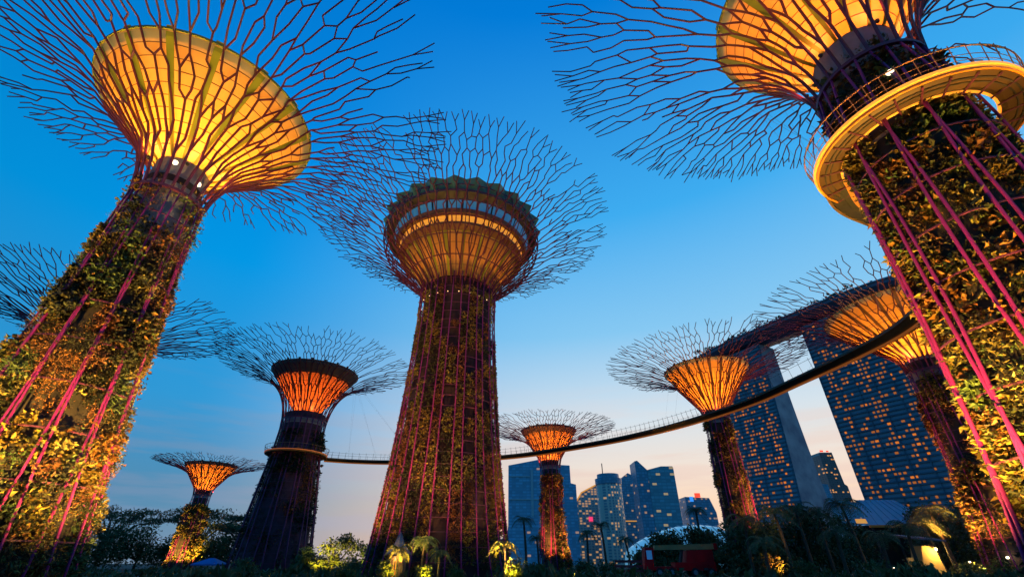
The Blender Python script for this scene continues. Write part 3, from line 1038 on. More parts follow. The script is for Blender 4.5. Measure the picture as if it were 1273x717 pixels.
def hotel():
    rng = random.Random(77)
    root = empty('hotel_building', 'huge hotel of slab towers joined by a boat shaped roof deck, orange windows glowing', 'building', (232, 441, 0))
    U = Vector((.5035, -.864, 0))
    Nn = Vector((-.864, -.5035, 0))       # towards the gardens
    H = 190.0
    mat('hotel_glass', (0.13, 0.22, 0.28), 0.35, noise=(.05, (0.07, 0.16, 0.24)), spec=.5)
    mat('hotel_slab', (0.09, 0.15, 0.20), 0.5, noise=(.08, (0.04, 0.09, 0.14)))
    mat('hotel_wall', (0.42, 0.44, 0.46), 0.6, noise=(.08, (0.16, 0.19, 0.25)))
    mat('roof_hull', (0.16, 0.14, 0.20), 0.5, noise=(.05, (0.12, 0.11, 0.16)))
    mat('room_light', (.3, .12, .03), .5, emit=(1, .24, .012), estr=.72)
    mat('room_light_dim', (.25, .10, .03), .5, emit=(1, .26, .02), estr=.36)
    fh = 3.45
    nf = 54

    def tower_slab(s0, s1, splay, depth, lit):
        def off(z):
            return splay * (1 - z / H) ** 2

        def boff(z):
            return depth + 14 * (1 - z / H) ** 2
        m = MB()
        vs, fs = [], []
        K = 12
        for k in range(K + 1):
            z = H * k / K
            for s, o in ((s0, off(z)), (s1, off(z)), (s1, -boff(z)), (s0, -boff(z))):
                p = U * s + Nn * o
                vs.append((p.x, p.y, z))
        for k in range(K):
            for e in range(4):
                e2 = (e + 1) % 4
                fs.append((4 * k + e, 4 * k + e2, 4 * k + 4 + e2, 4 * k + 4 + e))
        fs.append((4 * K, 4 * K + 1, 4 * K + 2, 4 * K + 3))
        mis = [0 if (i % 4) in (0, 2) else 1 for i in range(4 * K)] + [1]
        m.v, m.f, m.mi = vs, fs, mis
        tw = m.build('slab_tower', ['hotel_glass', 'hotel_wall'], root)
        # balcony slabs, one per storey
        g = MB()
        for f in range(nf + 1):
            z = 1.0 + f * fh
            for sgn in (1,):
                a = U * (s0 + .3) + Nn * (off(z) - .2)
                b = U * (s1 - .3) + Nn * (off(z) - .2)
                q = []
                for zz in (z - .55, z + .55):
                    for p, e in ((a, 0), (b, 0), (b, 1.0), (a, 1.0)):
                        pp = p + Nn * e
                        q.append((pp.x, pp.y, zz))
                g.add(q, [(0, 1, 2, 3), (7, 6, 5, 4), (0, 4, 5, 1), (1, 5, 6, 2), (2, 6, 7, 3), (3, 7, 4, 0)])
        g.build('balconies', 'hotel_slab', tw)
        # vertical fins
        for k in range(int((s1 - s0) / 12) + 1):
            s = s0 + 1 + k * ((s1 - s0 - 2) / int((s1 - s0) / 12))
            fm = MB()
            pts = []
            for z in np.linspace(0, H, 8):
                p = U * s + Nn * (off(z) + .9)
                pts.append((p.x, p.y, z))
            fm.tube(pts, .35, 4)
            fm.build('fin', 'hotel_slab', tw)
        # lit rooms
        bay = 3.1
        nb = int((s1 - s0 - 1.5) / bay)
        cells = []
        for f in range(nf):
            runp = lit * (2.1 if f in (22, 23) else 1) * (.45 if f > 46 else 1)
            for k in range(nb):
                if rng.random() < runp * (1.5 if (k // 2) % 4 == 1 else .8):
                    cells.append((f, k))
        rng.shuffle(cells)
        rest = MB()
        for n, (f, k) in enumerate(cells):
            z = 1.0 + f * fh
            s = s0 + 1 + k * bay
            w = bay * rng.uniform(.35, .7)
            mb = rest if n >= 100 else MB()
            q = []
            for zz in (z + .85, z + fh - 1.0 - .3 * rng.random()):
                for ss, e in ((s, .02), (s + w, .02), (s + w, .5), (s, .5)):
                    pp = U * ss + Nn * (off(zz) + e)
                    q.append((pp.x, pp.y, zz))
            mb.add(q, [(0, 1, 2, 3), (7, 6, 5, 4), (0, 4, 5, 1), (1, 5, 6, 2), (2, 6, 7, 3), (3, 7, 4, 0)], 0)
            if n < 100:
                mb.build('lit_window', 'room_light' if rng.random() < .6 else 'room_light_dim', tw)
        if rest.v:
            o = rest.build('lit_windows', 'room_light_dim', tw)
            o['kind'] = 'stuff'
    tower_slab(-35, 33, 17, 24, .36)
    tower_slab(75.4, 152, 0, 24, .36)
    # roof deck: a long hull with pointed ends
    sec_n = 40
    vs, fs = [], []
    prof = [(-1, 4.0), (-.98, 0), (-.7, -4.5), (0, -6.5), (.7, -4.5), (.98, 0), (1, 4.0), (.9, 5.2), (-.9, 5.2)]
    n = len(prof)
    for i in range(sec_n + 1):
        t = i / sec_n
        s = -52 + 225 * t
        w = 20 * (1 - abs(2 * t - 1) ** 5 * .75)
        bow = 6 * (1 - (2 * t - 1) ** 2)
        for x, h in prof:
            p = U * s + Nn * (x * w - 12 + bow * .5)
            vs.append((p.x, p.y, 197 + h * (1 if h > 0 else (.55 + .45 * w / 20))))
    for i in range(sec_n):
        for k in range(n):
            k2 = (k + 1) % n
            fs.append((i * n + k, i * n + k2, (i + 1) * n + k2, (i + 1) * n + k))
    fs += [tuple(range(n))[::-1], tuple(range(sec_n * n, sec_n * n + n))]
    hm = MB()
    hm.add(vs, fs)
    hull = hm.build('roof_deck', 'roof_hull', root)
    for sd in (-1, 1):
        bb = MB()
        pts = []
        for i in range(3, sec_n - 2):
            t = i / sec_n
            s = -52 + 225 * t
            w = 20 * (1 - abs(2 * t - 1) ** 5 * .75)
            p = U * s + Nn * (sd * (w + .4) - 12 + 3 * (1 - (2 * t - 1) ** 2))
            pts.append((p.x, p.y, 200.4))
        bb.tube(pts, .7, 4)
        bb.build('deck_rail', 'hotel_wall', hull)
    for s, rw in ((-18, 22), (12, 18), (60, 12), (100, 20), (135, 16)):
        bx = MB()
        q = []
        for zz in (202.2, 206.5):
            for a, b in ((-rw / 2, -6), (rw / 2, -6), (rw / 2, 6), (-rw / 2, 6)):
                p = U * (s + a) + Nn * (b - 14)
                q.append((p.x, p.y, zz))
        bx.add(q, [(3, 2, 1, 0), (4, 5, 6, 7), (0, 1, 5, 4), (1, 2, 6, 5), (2, 3, 7, 6), (3, 0, 4, 7)])
        bx.build('roof_pavilion', 'hotel_slab', hull)
    tr = MB()
    for k in range(60):
        s = rng.uniform(-46, 160)
        p = U * s + Nn * (rng.uniform(-6, 5) - 4)
        leaves(tr, rng, (p.x, p.y, 204 + rng.uniform(0, 3.5)), (0, 0, 1), 3.4, 16, 1.8, flat=.2)
    o = tr.build('roof_planting', 'foliage_deep', hull)
    o['kind'] = 'stuff'
    for k in range(14):
        s = -44 + k * 15.5
        p = U * s + Nn * 5.5
        lm = MB()
        lm.lathe([(.01, 0), (.45, .2), (.45, .7), (.01, .9)], 8)
        lm.build('deck_lamp', 'room_light', hull, False, (p.x, p.y, 202.3))


hotel()


# ------------------------------------------------------------------ city skyline behind the gardens
facade_mat('teal_tower', (0.14, 0.40, 0.55), (0.11, 0.31, 0.44), 4.2, 5.5, 0.012, mort=.10, lstr=.3)
facade_mat('teal_dark', (0.12, 0.31, 0.42), (0.09, 0.24, 0.33), 4.0, 4.0, 0.05, mort=.16, lstr=.3)
facade_mat('stone_tower', (0.22, 0.30, 0.33), (0.66, 0.60, 0.50), 4.0, 5.0, .24, mort=.45, lstr=.42)
facade_mat('stone_low', (0.24, 0.28, 0.30), (0.58, 0.50, 0.42), 4.0, 6.0, .32, (1, .5, .15), mort=.3, lstr=.4)
facade_mat('green_glass', (0.15, 0.38, 0.44), (0.12, 0.30, 0.36), 4.4, 7.0, .07, (1, .7, .2), mort=.10, lstr=.3)
facade_mat('brick_tower', (0.14, 0.09, 0.08), (0.20, 0.13, 0.12), 4.5, 6.0, .10, (1, .42, .1), mort=.3)
mat('pale_trim', (0.45, 0.50, 0.52), .6, noise=(.1, (0.38, 0.43, 0.46)))
mat('sign_red', (.8, .05, .05), .4, emit=(1, .06, .02), estr=1.4)
mat('sign_blue', (.1, .3, .8), .4, emit=(.05, .35, 1), estr=.8)
mat('sign_pink', (.8, .1, .3), .4, emit=(1, .04, .12), estr=1.0)
mat('glow_orange', (.8, .4, .1), .4, emit=(1, .40, .06), estr=.6)


def prism(name, pts, z0, m, root, d=None):
    """extruded block: pts = [(x, ztop)...] left to right along the front at local y 0, depth d"""
    mb = MB()
    n = len(pts)
    f = [(pts[0][0], 0, z0)] + [(x, 0, z) for x, z in pts] + [(pts[-1][0], 0, z0)]
    b = [(x, d, z) for x, _, z in f]
    k = len(f)
    fs = [tuple(range(k)), tuple(range(2 * k - 1, k - 1, -1))]
    for i in range(k):
        j = (i + 1) % k
        fs.append((i, i + k, j + k, j))
    mb.add(f + b, fs)
    return mb.build(name, m, root)


def bld(label, x, y, rz=0):
    return empty('city_building', label, 'building', (x, y, 0), 'office towers of the far skyline', R(rz))


b = bld('broad deep blue office block with a thin pale band, behind the small red lit tower', -5.7, 750)
prism('main_block', [(0, 134), (50, 143)], 0, 'teal_tower', b, 45)
prism('stepped_block', [(51, 142), (77, 142), (77.2, 135), (97, 134), (97.2, 108), (105, 106)], 0, 'teal_tower', b, 40)
m = MB(); m.box(35, 38.5, -1.2, -.1, 62, 128); m.build('pale_strip', 'pale_trim', b)
m = MB(); m.box(.5, 47, -1.0, -.1, 84, 86); m.build('pale_band', 'pale_trim', b)
m = MB(); m.box(.5, 34, -1.0, -.1, 117, 118.5); m.build('pale_band', 'pale_trim', b)
b = bld('low beige block with a sloping lit roof edge beside the crowned round tower', 114, 900)
prism('main_block', [(0, 92), (14, 112), (44, 126), (46, 96)], 0, 'stone_low', b, 40)
m = MB(); m.tube([(0, -1, 93), (14, -1, 113), (44, -1, 127)], 1.2, 4); m.build('roof_edge_lights', 'glow_orange', b)
m = MB(); m.box(24, 31, -1.5, -.2, 66, 73); m.build('sign', 'sign_pink', b)
b = bld('pale stone round tower with a dark crown and a small mast on top', 160, 800)
m = MB(); m.lathe([(20.5, 0), (20.5, 112), (.1, 112)], 24); m.build('shaft', 'stone_tower', b)
m = MB(); m.lathe([(21.5, 112), (22, 121), (18, 121), (18, 128), (.1, 128)], 24); m.build('crown', 'teal_dark', b)
m = MB(); m.tube([(-8, 0, 128), (-8, 0, 146)], .8, 5); m.build('mast', 'dark_steel', b)
b = bld('narrow dark teal tower with a slanted top, between the round tower and the twin blocks', 184, 850)
prism('main_block', [(0, 124), (22, 139), (34, 133), (36, 70), (40, 68)], 0, 'teal_dark', b, 35)
m = MB(); m.box(6, 32, -1, -.1, 62, 63.5); m.build('light_band', 'glow_orange', b)
b = bld('tall green glass tower with a spiked left corner and flat right roof', 182, 700)
prism('left_block', [(0, 131), (4, 132), (17, 119)], 0, 'teal_dark', b, 32)
prism('right_block', [(17.3, 119), (38, 124), (55, 124), (56, 122)], 0, 'green_glass', b, 40)
b = bld('small distant block with a glowing red rooftop sign', 318, 900)
prism('main_block', [(0, 106), (44, 104), (52, 80)], 0, 'teal_dark', b, 35)
m = MB(); m.box(18, 28, -2, -.3, 105, 112); m.build('sign', 'sign_red', b)
m = MB(); m.box(8, 14, -2, -.3, 98, 106); m.build('sign', 'sign_blue', b)
b = bld('brown apartment tower seen through the gap between the hotel towers', 789, 1200)
prism('main_block', [(0, 238), (3, 245), (34, 245), (38, 170), (44, 165)], 0, 'brick_tower', b, 40)
m = MB(); m.box(4, 12, -1.5, -.2, 246, 250); m.box(20, 26, -1.5, -.2, 246, 249); m.build('roof_lights', 'sign_red', b)
b = bld('low stepped blue block at the foot of the hotel gap', 700, 1150)
prism('main_block', [(0, 205), (22, 200), (24, 165), (52, 162), (54, 128), (120, 122)], 0, 'teal_dark', b, 40)
b = bld('low pale block far behind the round tower, beyond the palms', 100, 1000)
prism('main_block', [(0, 60), (60, 66), (62, 48), (260, 52)], 0, 'stone_low', b, 40)
b = bld('dark low block at the left edge of the office block', -40, 980)
prism('main_block', [(0, 40), (30, 44), (32, 62), (44, 62)], 0, 'teal_dark', b, 40)
b = bld('low pavilion roofs with red and yellow lights under the brown apartment tower', 420, 640)
prism('main_block', [(0, 30), (30, 44), (62, 44), (64, 20)], 0, 'teal_tower', b, 30)
m = MB(); m.box(34, 48, -1.5, -.2, 45, 50); m.build('sign', 'sign_red', b)
m = MB(); m.box(18, 32, -1.5, -.2, 45, 50); m.build('sign', 'glow_orange', b)


def dome():
    root = empty('conservatory', 'pale blue ribbed glass conservatory shell low behind the red truck', 'greenhouse', (112, 345, 0))
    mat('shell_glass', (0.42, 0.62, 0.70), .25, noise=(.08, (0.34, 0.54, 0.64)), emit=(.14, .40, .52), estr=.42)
    mb = MB()
    NU, NV = 28, 10
    vs = []

    def pt(u, v):
        x = -34 + 68 * u
        hh = 24 * (math.sin(PI * min(1, u * .60 + .08)) ** .62) * (1 if u < .93 else (1 - (u - .93) / .07 * .6))
        a = PI * v
        return (x, -26 * math.cos(a) * (.5 + .5 * math.sin(PI * (.1 + .8 * u))), hh * math.sin(a))
    for i in range(NU + 1):
        for j in range(NV + 1):
            vs.append(pt(i / NU, j / NV))
    fs = []
    for i in range(NU):
        for j in range(NV):
            a = i * (NV + 1) + j
            fs.append((a, a + NV + 1, a + NV + 2, a + 1))
    fs.append(tuple(range(NV + 1)))
    fs.append(tuple(NU * (NV + 1) + j for j in range(NV, -1, -1)))
    mb.add(vs, fs)
    mb.build('shell', 'shell_glass', root, True)
    for k in range(13):
        u0 = .04 + k * .075
        m = MB()
        pts = []
        for j in range(NV + 1):
            p = pt(min(1, u0 + .05 * (1 - j / NV)), j / NV)
            pts.append((p[0], p[1] * 1.02, p[2] * 1.02 + .1))
        m.tube(pts, .26, 5)
        m.build('arch_rib', 'teal_rib', root)


mat('teal_rib', (0.10, 0.26, 0.36), .5, noise=(.2, (0.08, 0.2, 0.3)))
dome()


# ------------------------------------------------------------------ trees and plants
def leaf_tree(name, label, cat, x, y, h, w, seed, trunk_h=.3, lobes=9, cards=1400, leaf=.4, m='foliage_deep', flat=.75, group=None):
    rng = random.Random(seed)
    root = empty(name, label, cat, (x, y, 0), group)
    t = MB()
    top = h * trunk_h
    lean = rng.uniform(-.05, .05) * h
    tr = .02 * h + .05
    t.tube([(0, 0, -.1), (lean * .4, 0, top * .5), (lean, 0, top)], [tr * 1.3, tr, tr * .85], 7)
    cs = []
    for k in range(lobes):
        a = rng.uniform(0, 2 * PI)
        rr = w * .5 * math.sqrt(rng.random()) * .8
        z = top + (h - top) * (.25 + .62 * rng.random()) * (1 - .35 * (rr / (w * .5)) ** 2)
        c = Vector((lean + rr * math.cos(a), rr * math.sin(a), z))
        cs.append((c, w * rng.uniform(.16, .26)))
        mid = Vector((lean, 0, top)).lerp(c, .5) + Vector((0, 0, -.04 * h))
        t.tube([(lean, 0, top * .92), mid, c], [tr * .6, tr * .4, tr * .14], 5)
    t.build('trunk', 'bark', root, True)
    for k in range(lobes):
        a = rng.uniform(0, 2 * PI)
        rr = w * .46 * rng.uniform(.4, 1)
        cs.append((Vector((lean + rr * math.cos(a), rr * math.sin(a), h * rng.uniform(.16, .45))), w * rng.uniform(.15, .22)))
    mb = MB()
    for _ in range(int(cards * 2.6)):
        c, r = rng.choice(cs)
        d = Vector((rng.gauss(0, 1), rng.gauss(0, 1), rng.gauss(0, 1))).normalized()
        p = c + Vector((d.x * r, d.y * r, d.z * r * flat)) * (rng.random() ** .4) * rng.uniform(.8, 1.15)
        leaves(mb, rng, p, d, leaf, 1, .02, flat=.25, droop=.4)
    mb.build('crown', m, root)
    return root


def umbrella_tree(label, x, y, h, w, seed):
    """a rain tree: flat spreading crown on open limbs with sky showing below and through it"""
    rng = random.Random(seed)
    root = empty('rain_tree', label, 'tree', (x, y, 0), 'rain trees at the left')
    t = MB()
    t.tube([(0, 0, -.1), (.2, 0, h * .22), (.1, 0, h * .42)], [.55, .42, .36], 8)
    mb = MB()
    for k in range(15):
        a = 2 * PI * k / 15 + rng.uniform(-.2, .2)
        r = w * .5 * rng.uniform(.45, 1)
        e = Vector((r * math.cos(a), r * math.sin(a), h * (.97 - .17 * (2 * r / w) ** 2) - .5))
        mid = Vector((r * .45 * math.cos(a), r * .45 * math.sin(a), h * .72))
        t.tube([(.1, 0, h * .38), mid, e], [.30, .2, .07], 5)
        for q in range(6):
            c = mid.lerp(e, .35 + .65 * q / 5) + Vector((rng.gauss(0, 1.5), rng.gauss(0, 1.5), .6 + rng.uniform(0, .6)))
            for _ in range(40):
                p = c + Vector((rng.gauss(0, 1.4), rng.gauss(0, 1.4), rng.gauss(0, .38)))
                leaves(mb, rng, p, (0, 0, 1), .75, 1, .05, flat=.1, droop=.1)
    t.build('trunk', 'bark', root, True)
    mb.build('crown', 'foliage_deep', root)


def palm(label, x, y, h, fr, seed, nf=15, m='foliage_deep', group='palms of the gardens', trunk_r=.15, name='palm_tree', lean=.06):
    rng = random.Random(seed)
    root = empty(name, label, 'palm', (x, y, 0), group)
    t = MB()
    a = rng.uniform(0, 2 * PI)
    lx, ly = h * lean * math.cos(a), h * lean * math.sin(a)
    pts = [(lx * s * s, ly * s * s, h * s - .05) for s in np.linspace(0, 1, 8)]
    t.tube(pts, [trunk_r * (1.35 - .45 * s) for s in np.linspace(0, 1, 8)], 7)
    t.build('trunk', 'bark', root, True)
    mb = MB()
    top = Vector((lx, ly, h))
    for k in range(nf):
        b = 2 * PI * k / nf * 1.0 + rng.uniform(-.25, .25)
        up = rng.uniform(.1, 1.35)
        L = fr * rng.uniform(.8, 1.1)
        e = Vector((math.cos(b), math.sin(b), 0))
        sdv = Vector((-math.sin(b), math.cos(b), 0))
        ps = []
        for s in np.linspace(0, 1, 9):
            ps.append(top + e * (L * s * (1 - .12 * s)) + Vector((0, 0, L * (up * s - (up * .55 + .75) * s * s))))
        mb.tube(ps, [.035 * (1 - .8 * s) + .006 for s in np.linspace(0, 1, 9)], 4)
        for i in range(1, 9):
            for sub in (0, .5):
                p = ps[i - 1].lerp(ps[i], sub)
                tt = (ps[i] - ps[i - 1]).normalized()
                ll = L * .30 * math.sin(PI * (.15 + .8 * (i - 1 + sub) / 8)) * rng.uniform(.8, 1.15)
                for sg in (-1, 1):
                    tip = p + (sdv * sg * .85 + tt * .55 + Vector((0, 0, -.2))).normalized() * ll
                    mdp = p.lerp(tip, .45) + Vector((0, 0, .02))
                    wv = tt * .05 * max(1, L * .35)
                    mb.add([p, mdp + wv, tip, mdp - wv], [(0, 1, 2, 3)])
    mb.build('fronds', m, root)
    return root


def shrub(label, x, y, h, w, seed, m='foliage', n=170, leaf=.3, group='garden shrubs along the beds'):
    rng = random.Random(seed)
    root = empty('garden_shrub', label, 'shrub', (x, y, 0), group)
    s = MB()
    ends = []
    for k in range(7):
        a = rng.uniform(0, 2 * PI)
        e = Vector((w * .35 * math.cos(a) * rng.random(), w * .35 * math.sin(a) * rng.random(), h * rng.uniform(.5, .9)))
        s.tube([(0, 0, -.05), (e.x * .4, e.y * .4, e.z * .5), e], [.05, .035, .015], 5)
        ends.append(e)
    s.build('stems', 'bark', root)
    mb = MB()
    for _ in range(n):
        e = rng.choice(ends)
        p = e * rng.uniform(.35, 1.05) + Vector((rng.gauss(0, w * .17), rng.gauss(0, w * .17), rng.gauss(0, h * .09)))
        p.z = max(.05, p.z)
        leaves(mb, rng, p, (p.x, p.y, .6), leaf, 3, .08, flat=.4, droop=.4)
    mb.build('leaves', m, root)
    return root

umbrella_tree('wide flat topped rain tree, leftmost of those beyond the large left trunk', -146, 184, 19.6, 36, 201)
umbrella_tree('flat topped rain tree directly behind the smallest far tower', -116, 190, 19.6, 36, 202)
umbrella_tree('lower rain tree with a thin crown between the smallest and the dark purple tower', -94, 180, 14.6, 26, 203)
for k, (x, y, h, w, lab) in enumerate((
        (-143, 176, 14.6, 19, 'dense dark tree beside the large left trunk, under the leftmost rain tree'),
        (-128, 178, 15.2, 19, 'dense rounded dark tree left of the smallest tower foot'),
        (-116, 182, 12.6, 17, 'low dark tree touching the left side of the smallest tower foot'),
        (-98, 176, 13.0, 18, 'dense dark tree right of the smallest tower foot'),
        (-84, 172, 11.4, 15, 'low dark tree beside the foot of the dark purple tower'))):
    leaf_tree('garden_tree', lab, 'tree', x, y, h, w, 210 + k, .16, 14, 2000, .8, 'foliage_deep', group='dark trees under the rain trees')
for k, (x, y, h, w, m, lab) in enumerate((
        (-33.5, 86, 4.4, 5, 'foliage', 'bushy tree just right of the dark purple tower foot'),
        (-28.5, 84, 6.2, 6.5, 'foliage_lime', 'yellow lit rounded tree between the dark purple and the tallest tower'),
        (-24.0, 88, 5.6, 6, 'foliage', 'dark bushy tree just left of the tallest tower foot'))):
    leaf_tree('garden_tree', lab, 'tree', x, y, h, w, 220 + k, .22, 8, 900, .42, m, group='bushy trees between the towers')
floodlight((-29.4, 77.0, 0), (-28.3, 84, 5.4), 10000, (1, .72, .06), 'small floodlight under the yellow lit rounded tree', cone=95)
floodlight((-23.2, 84.3, 0), (-23.6, 88, 4), 1500, (1, .70, .12), 'small floodlight under the dark bushy tree left of the tallest tower', cone=90)

# lit palms and shrubs at the foot of the tallest tower
for k, (x, y, h, fr, lab) in enumerate((
        (-9.9, 45.5, 2.6, 1.5, 'short yellow lit palm at the left of the tallest tower foot'),
        (-8.0, 46.5, 3.2, 1.7, 'tall dark headed palm before the middle of the tallest tower foot'),
        (-6.3, 45.2, 2.3, 1.4, 'short palm before the right half of the tallest tower foot'),
        (-.6, 46.8, 2.9, 1.7, 'yellow lit palm at the right corner of the tallest tower foot'))):
    palm(lab, x, y, h, fr, 230 + k, 15, 'foliage_lime' if k != 1 else 'foliage', 'lit palms round the tallest tower', .10)
for k, (x, y, h, w, lab) in enumerate((
        (-10.8, 45, 1.9, 1.6, 'yellow lit shrub at the left foot of the tallest tower'),
        (-7.4, 44.4, 1.5, 1.4, 'low golden shrub before the middle of the tallest tower'),
        (-4.6, 44.6, 1.3, 1.3, 'low dim shrub before the right half of the tallest tower'),
        (.2, 46, 2.2, 2.0, 'yellow lit shrub right of the tallest tower foot'),
        (-14.6, 46, 1.5, 1.8, 'dim shrub beside the grey cone roofed kiosk'))):
    shrub(lab, x, y, h, w, 240 + k, 'foliage_lime', 190, .26, 'lit shrubs round the tallest tower')
for x, y, p, n in ((-10.2, 43.2, 900, 'left lit shrub'), (-7.2, 43.0, 700, 'middle golden shrub'), (-.2, 44.2, 1200, 'right lit shrub')):
    floodlight((x, y, 0), (x + .2, y + 2.4, 2.2), p, (1, .74, .06), 'tiny floodlight tucked under the ' + n + ' of the tallest tower', cone=90)

# palms in the middle distance
palm('dark palm before the blue office block, left of the small red lit tower', 2.6, 95, 8.6, 2.7, 250, 17, trunk_r=.2)
palm('shorter dark palm beside the left foot of the small red lit tower', 5.0, 97, 5.6, 2.3, 251, 15, trunk_r=.18)
palm('dark palm just right of the small red lit tower', 14.6, 100, 6.6, 2.6, 252, 16, trunk_r=.2)
palm('taller dark palm in front of the crowned round stone tower', 18.2, 101, 8.0, 2.7, 253, 16, trunk_r=.2)
palm('leaning dark palm between the round stone tower and the red truck', 22.4, 99, 5.6, 2.4, 254, 15, trunk_r=.18, lean=.12)
palm('tall dark palm standing before the pale conservatory shell', 39.8, 108, 11.2, 3.3, 255, 20, trunk_r=.24, lean=.02)
leaf_tree('garden_tree', 'round dark tree before the left end of the conservatory shell', 'tree', 26.0, 92, 6.8, 9.5, 256, .10, 12, 3000, .55, 'foliage_deep', group='dark trees before the conservatory')
leaf_tree('garden_tree', 'round dark tree before the middle of the conservatory shell', 'tree', 32.6, 91, 7.0, 9.5, 257, .10, 12, 3000, .55, 'foliage_deep', group='dark trees before the conservatory')
leaf_tree('garden_tree', 'tall dark bush between the conservatory shell and the orange striped tower', 'tree', 37.2, 85, 7.6, 7.5, 258, .12, 9, 2000, .5, 'foliage_deep', group='dark trees before the conservatory')

# the dark palm grove at the right
for k, (x, y, h, fr, m, lab) in enumerate((
        (30.2, 66, 6.4, 3.3, 'foliage', 'broad green palm before the orange striped tower trunk'),
        (33.6, 63, 7.0, 3.2, 'foliage', 'full green palm right of the orange striped tower'),
        (28.2, 58, 3.6, 2.6, 'foliage', 'short palm low in front of the orange striped tower foot'),
        (37.2, 65, 7.6, 3.0, 'foliage_deep', 'tall thin palm below the left hotel tower'),
        (40.3, 66, 7.2, 3.1, 'foliage_deep', 'dark palm below the gap between the hotel towers'),
        (36.8, 58, 4.6, 2.8, 'foliage_deep', 'short dark palm in the middle of the right hand grove'),
        (43.2, 64, 8.0, 3.2, 'foliage_deep', 'tallest dark palm of the right grove, below the right hotel tower'),
        (41.6, 58, 4.2, 2.6, 'foliage_deep', 'short bushy palm left of the blue roofed pavilion'),
        (46.4, 60, 5.2, 2.8, 'foliage_deep', 'dark palm just before the blue roofed pavilion'),
        (54.2, 66, 6.2, 2.9, 'foliage_deep', 'dark palm right of the golden lit hut'),
        (57.6, 68, 7.8, 3.0, 'foliage_deep', 'tall palm beside the crimson ribbed tower foot'))):
    palm(lab, x, y, h, fr, 270 + k, 20, m, 'palms of the right hand grove', .17)
for k, (x, y, h, w, lab) in enumerate((
        (33.6, 70, 7.6, 9, 'dense dark tree between the two palms of the left hotel tower'),
        (41.0, 73, 8.8, 10, 'dense dark tree under the gap of the hotel'),
        (48.8, 77, 8.8, 9, 'dense dark tree left behind the blue roofed pavilion'),
        (62.0, 74, 8.6, 10, 'large dark tree right behind the golden lit hut'),
        (69.4, 80, 10.8, 11, 'large dark tree between the hut and the crimson ribbed tower'),
        (77.0, 86, 11.2, 11, 'dark tree below the right hotel tower corner'))):
    leaf_tree('garden_tree', lab, 'tree', x, y, h, w, 290 + k, .16, 12, 1900, .5, 'foliage_deep', group='dark trees of the right hand grove')
for k, (x, y, h, w, m, lab) in enumerate((
        (30.8, 62, 2.6, 2.6, 'leaf_amber', 'amber lit shrub at the foot of the orange striped tower'),
        (33.4, 60, 2.0, 3.0, 'foliage', 'low dark shrub right of the amber lit one'),
        (38.4, 56, 1.9, 3.2, 'foliage', 'low dark shrub in the middle of the right grove'),
        (43.6, 56, 1.8, 3.0, 'foliage', 'low dark shrub left of the golden lit hut'),
        (52.6, 60, 1.8, 3.0, 'foliage', 'low dark shrub right of the golden lit hut'),
        (58.4, 62, 2.4, 3.4, 'foliage', 'dark shrub before the crimson ribbed tower foot'),
        (10.6, 78, 2.2, 3.2, 'foliage', 'dark shrub before the small red lit tower'),
        (14.6, 80, 2.0, 3.0, 'foliage', 'dark shrub left of the red crane truck'),
        (3.6, 76, 2.0, 3.4, 'foliage', 'dark shrub below the blue office block'),
        (-38.6, 76, 2.2, 3.4, 'foliage', 'dark shrub before the dark purple tower'),
        (-22.0, 74, 2.2, 3.0, 'foliage', 'dark shrub left of the cone roofed kiosk'))):
    shrub(lab, x, y, h, w, 310 + k, m, 260, .34)
floodlight((31.4, 60.0, 0), (30.6, 62.4, 2.6), 1500, (1, .55, .08), 'small floodlight below the amber lit shrub', cone=95)


def ground_cover():
    rng = random.Random(400)
    mb = MB()
    for _ in range(5200):
        y = 46 + 50 * rng.random() ** 1.3
        x = rng.uniform(-1.15, 1.2) * y
        if 15 < x < 31 and y < 80 and rng.random() < .85:
            continue
        if math.hypot(x + 8.1, y - 58) < 8.5 or math.hypot(x + 48.2, y - 104) < 9 or (70.5 < y < 78.5):
            continue
        h = rng.uniform(.15, .8) * (1 + .5 * math.sin(x * .4) * math.sin(y * .3))
        leaves(mb, rng, (x, y, .05 + h * .3), (0, 0, 1), h, 5, .3, flat=.45, droop=.1)
    o = mb.build('ground_cover', 'foliage_deep')
    o['kind'] = 'stuff'


ground_cover()


# ------------------------------------------------------------------ small structures and vehicles
def kiosk():
    root = empty('garden_kiosk', 'small round kiosk with a grey cone roof beside the tallest tower', 'kiosk', (-10.5, 48.0, 0))
    mat('grey_roof', (0.14, 0.14, 0.18), .6, noise=(.8, (0.11, 0.11, 0.15)))
    m = MB(); m.lathe([(.01, 4.2), (.18, 3.9), (.5, 3.1), (1.25, 2.35), (1.22, 2.27), (.01, 2.3)], 16); m.build('roof', 'grey_roof', root)
    for k in range(8):
        a = 2 * PI * k / 8
        p = MB(); p.tube([(1.05 * math.cos(a), 1.05 * math.sin(a), 0), (1.05 * math.cos(a), 1.05 * math.sin(a), 2.3)], .05, 6)
        p.build('post', 'dark_steel', root)
    m = MB(); m.lathe([(.8, 0), (.8, 2.2)], 16); m.build('wall', mat('tan_wall', (.4, .24, .12), .8, noise=(.9, (.3, .18, .09))), root)
    m = MB(); m.box(-.2, .2, -.86, -.81, .1, 1.9); m.build('door', 'window_gold', root)
    lamp('POINT', (0, -1.15, 2.0), 45, (1, .6, .2), root, size=.1)


kiosk()


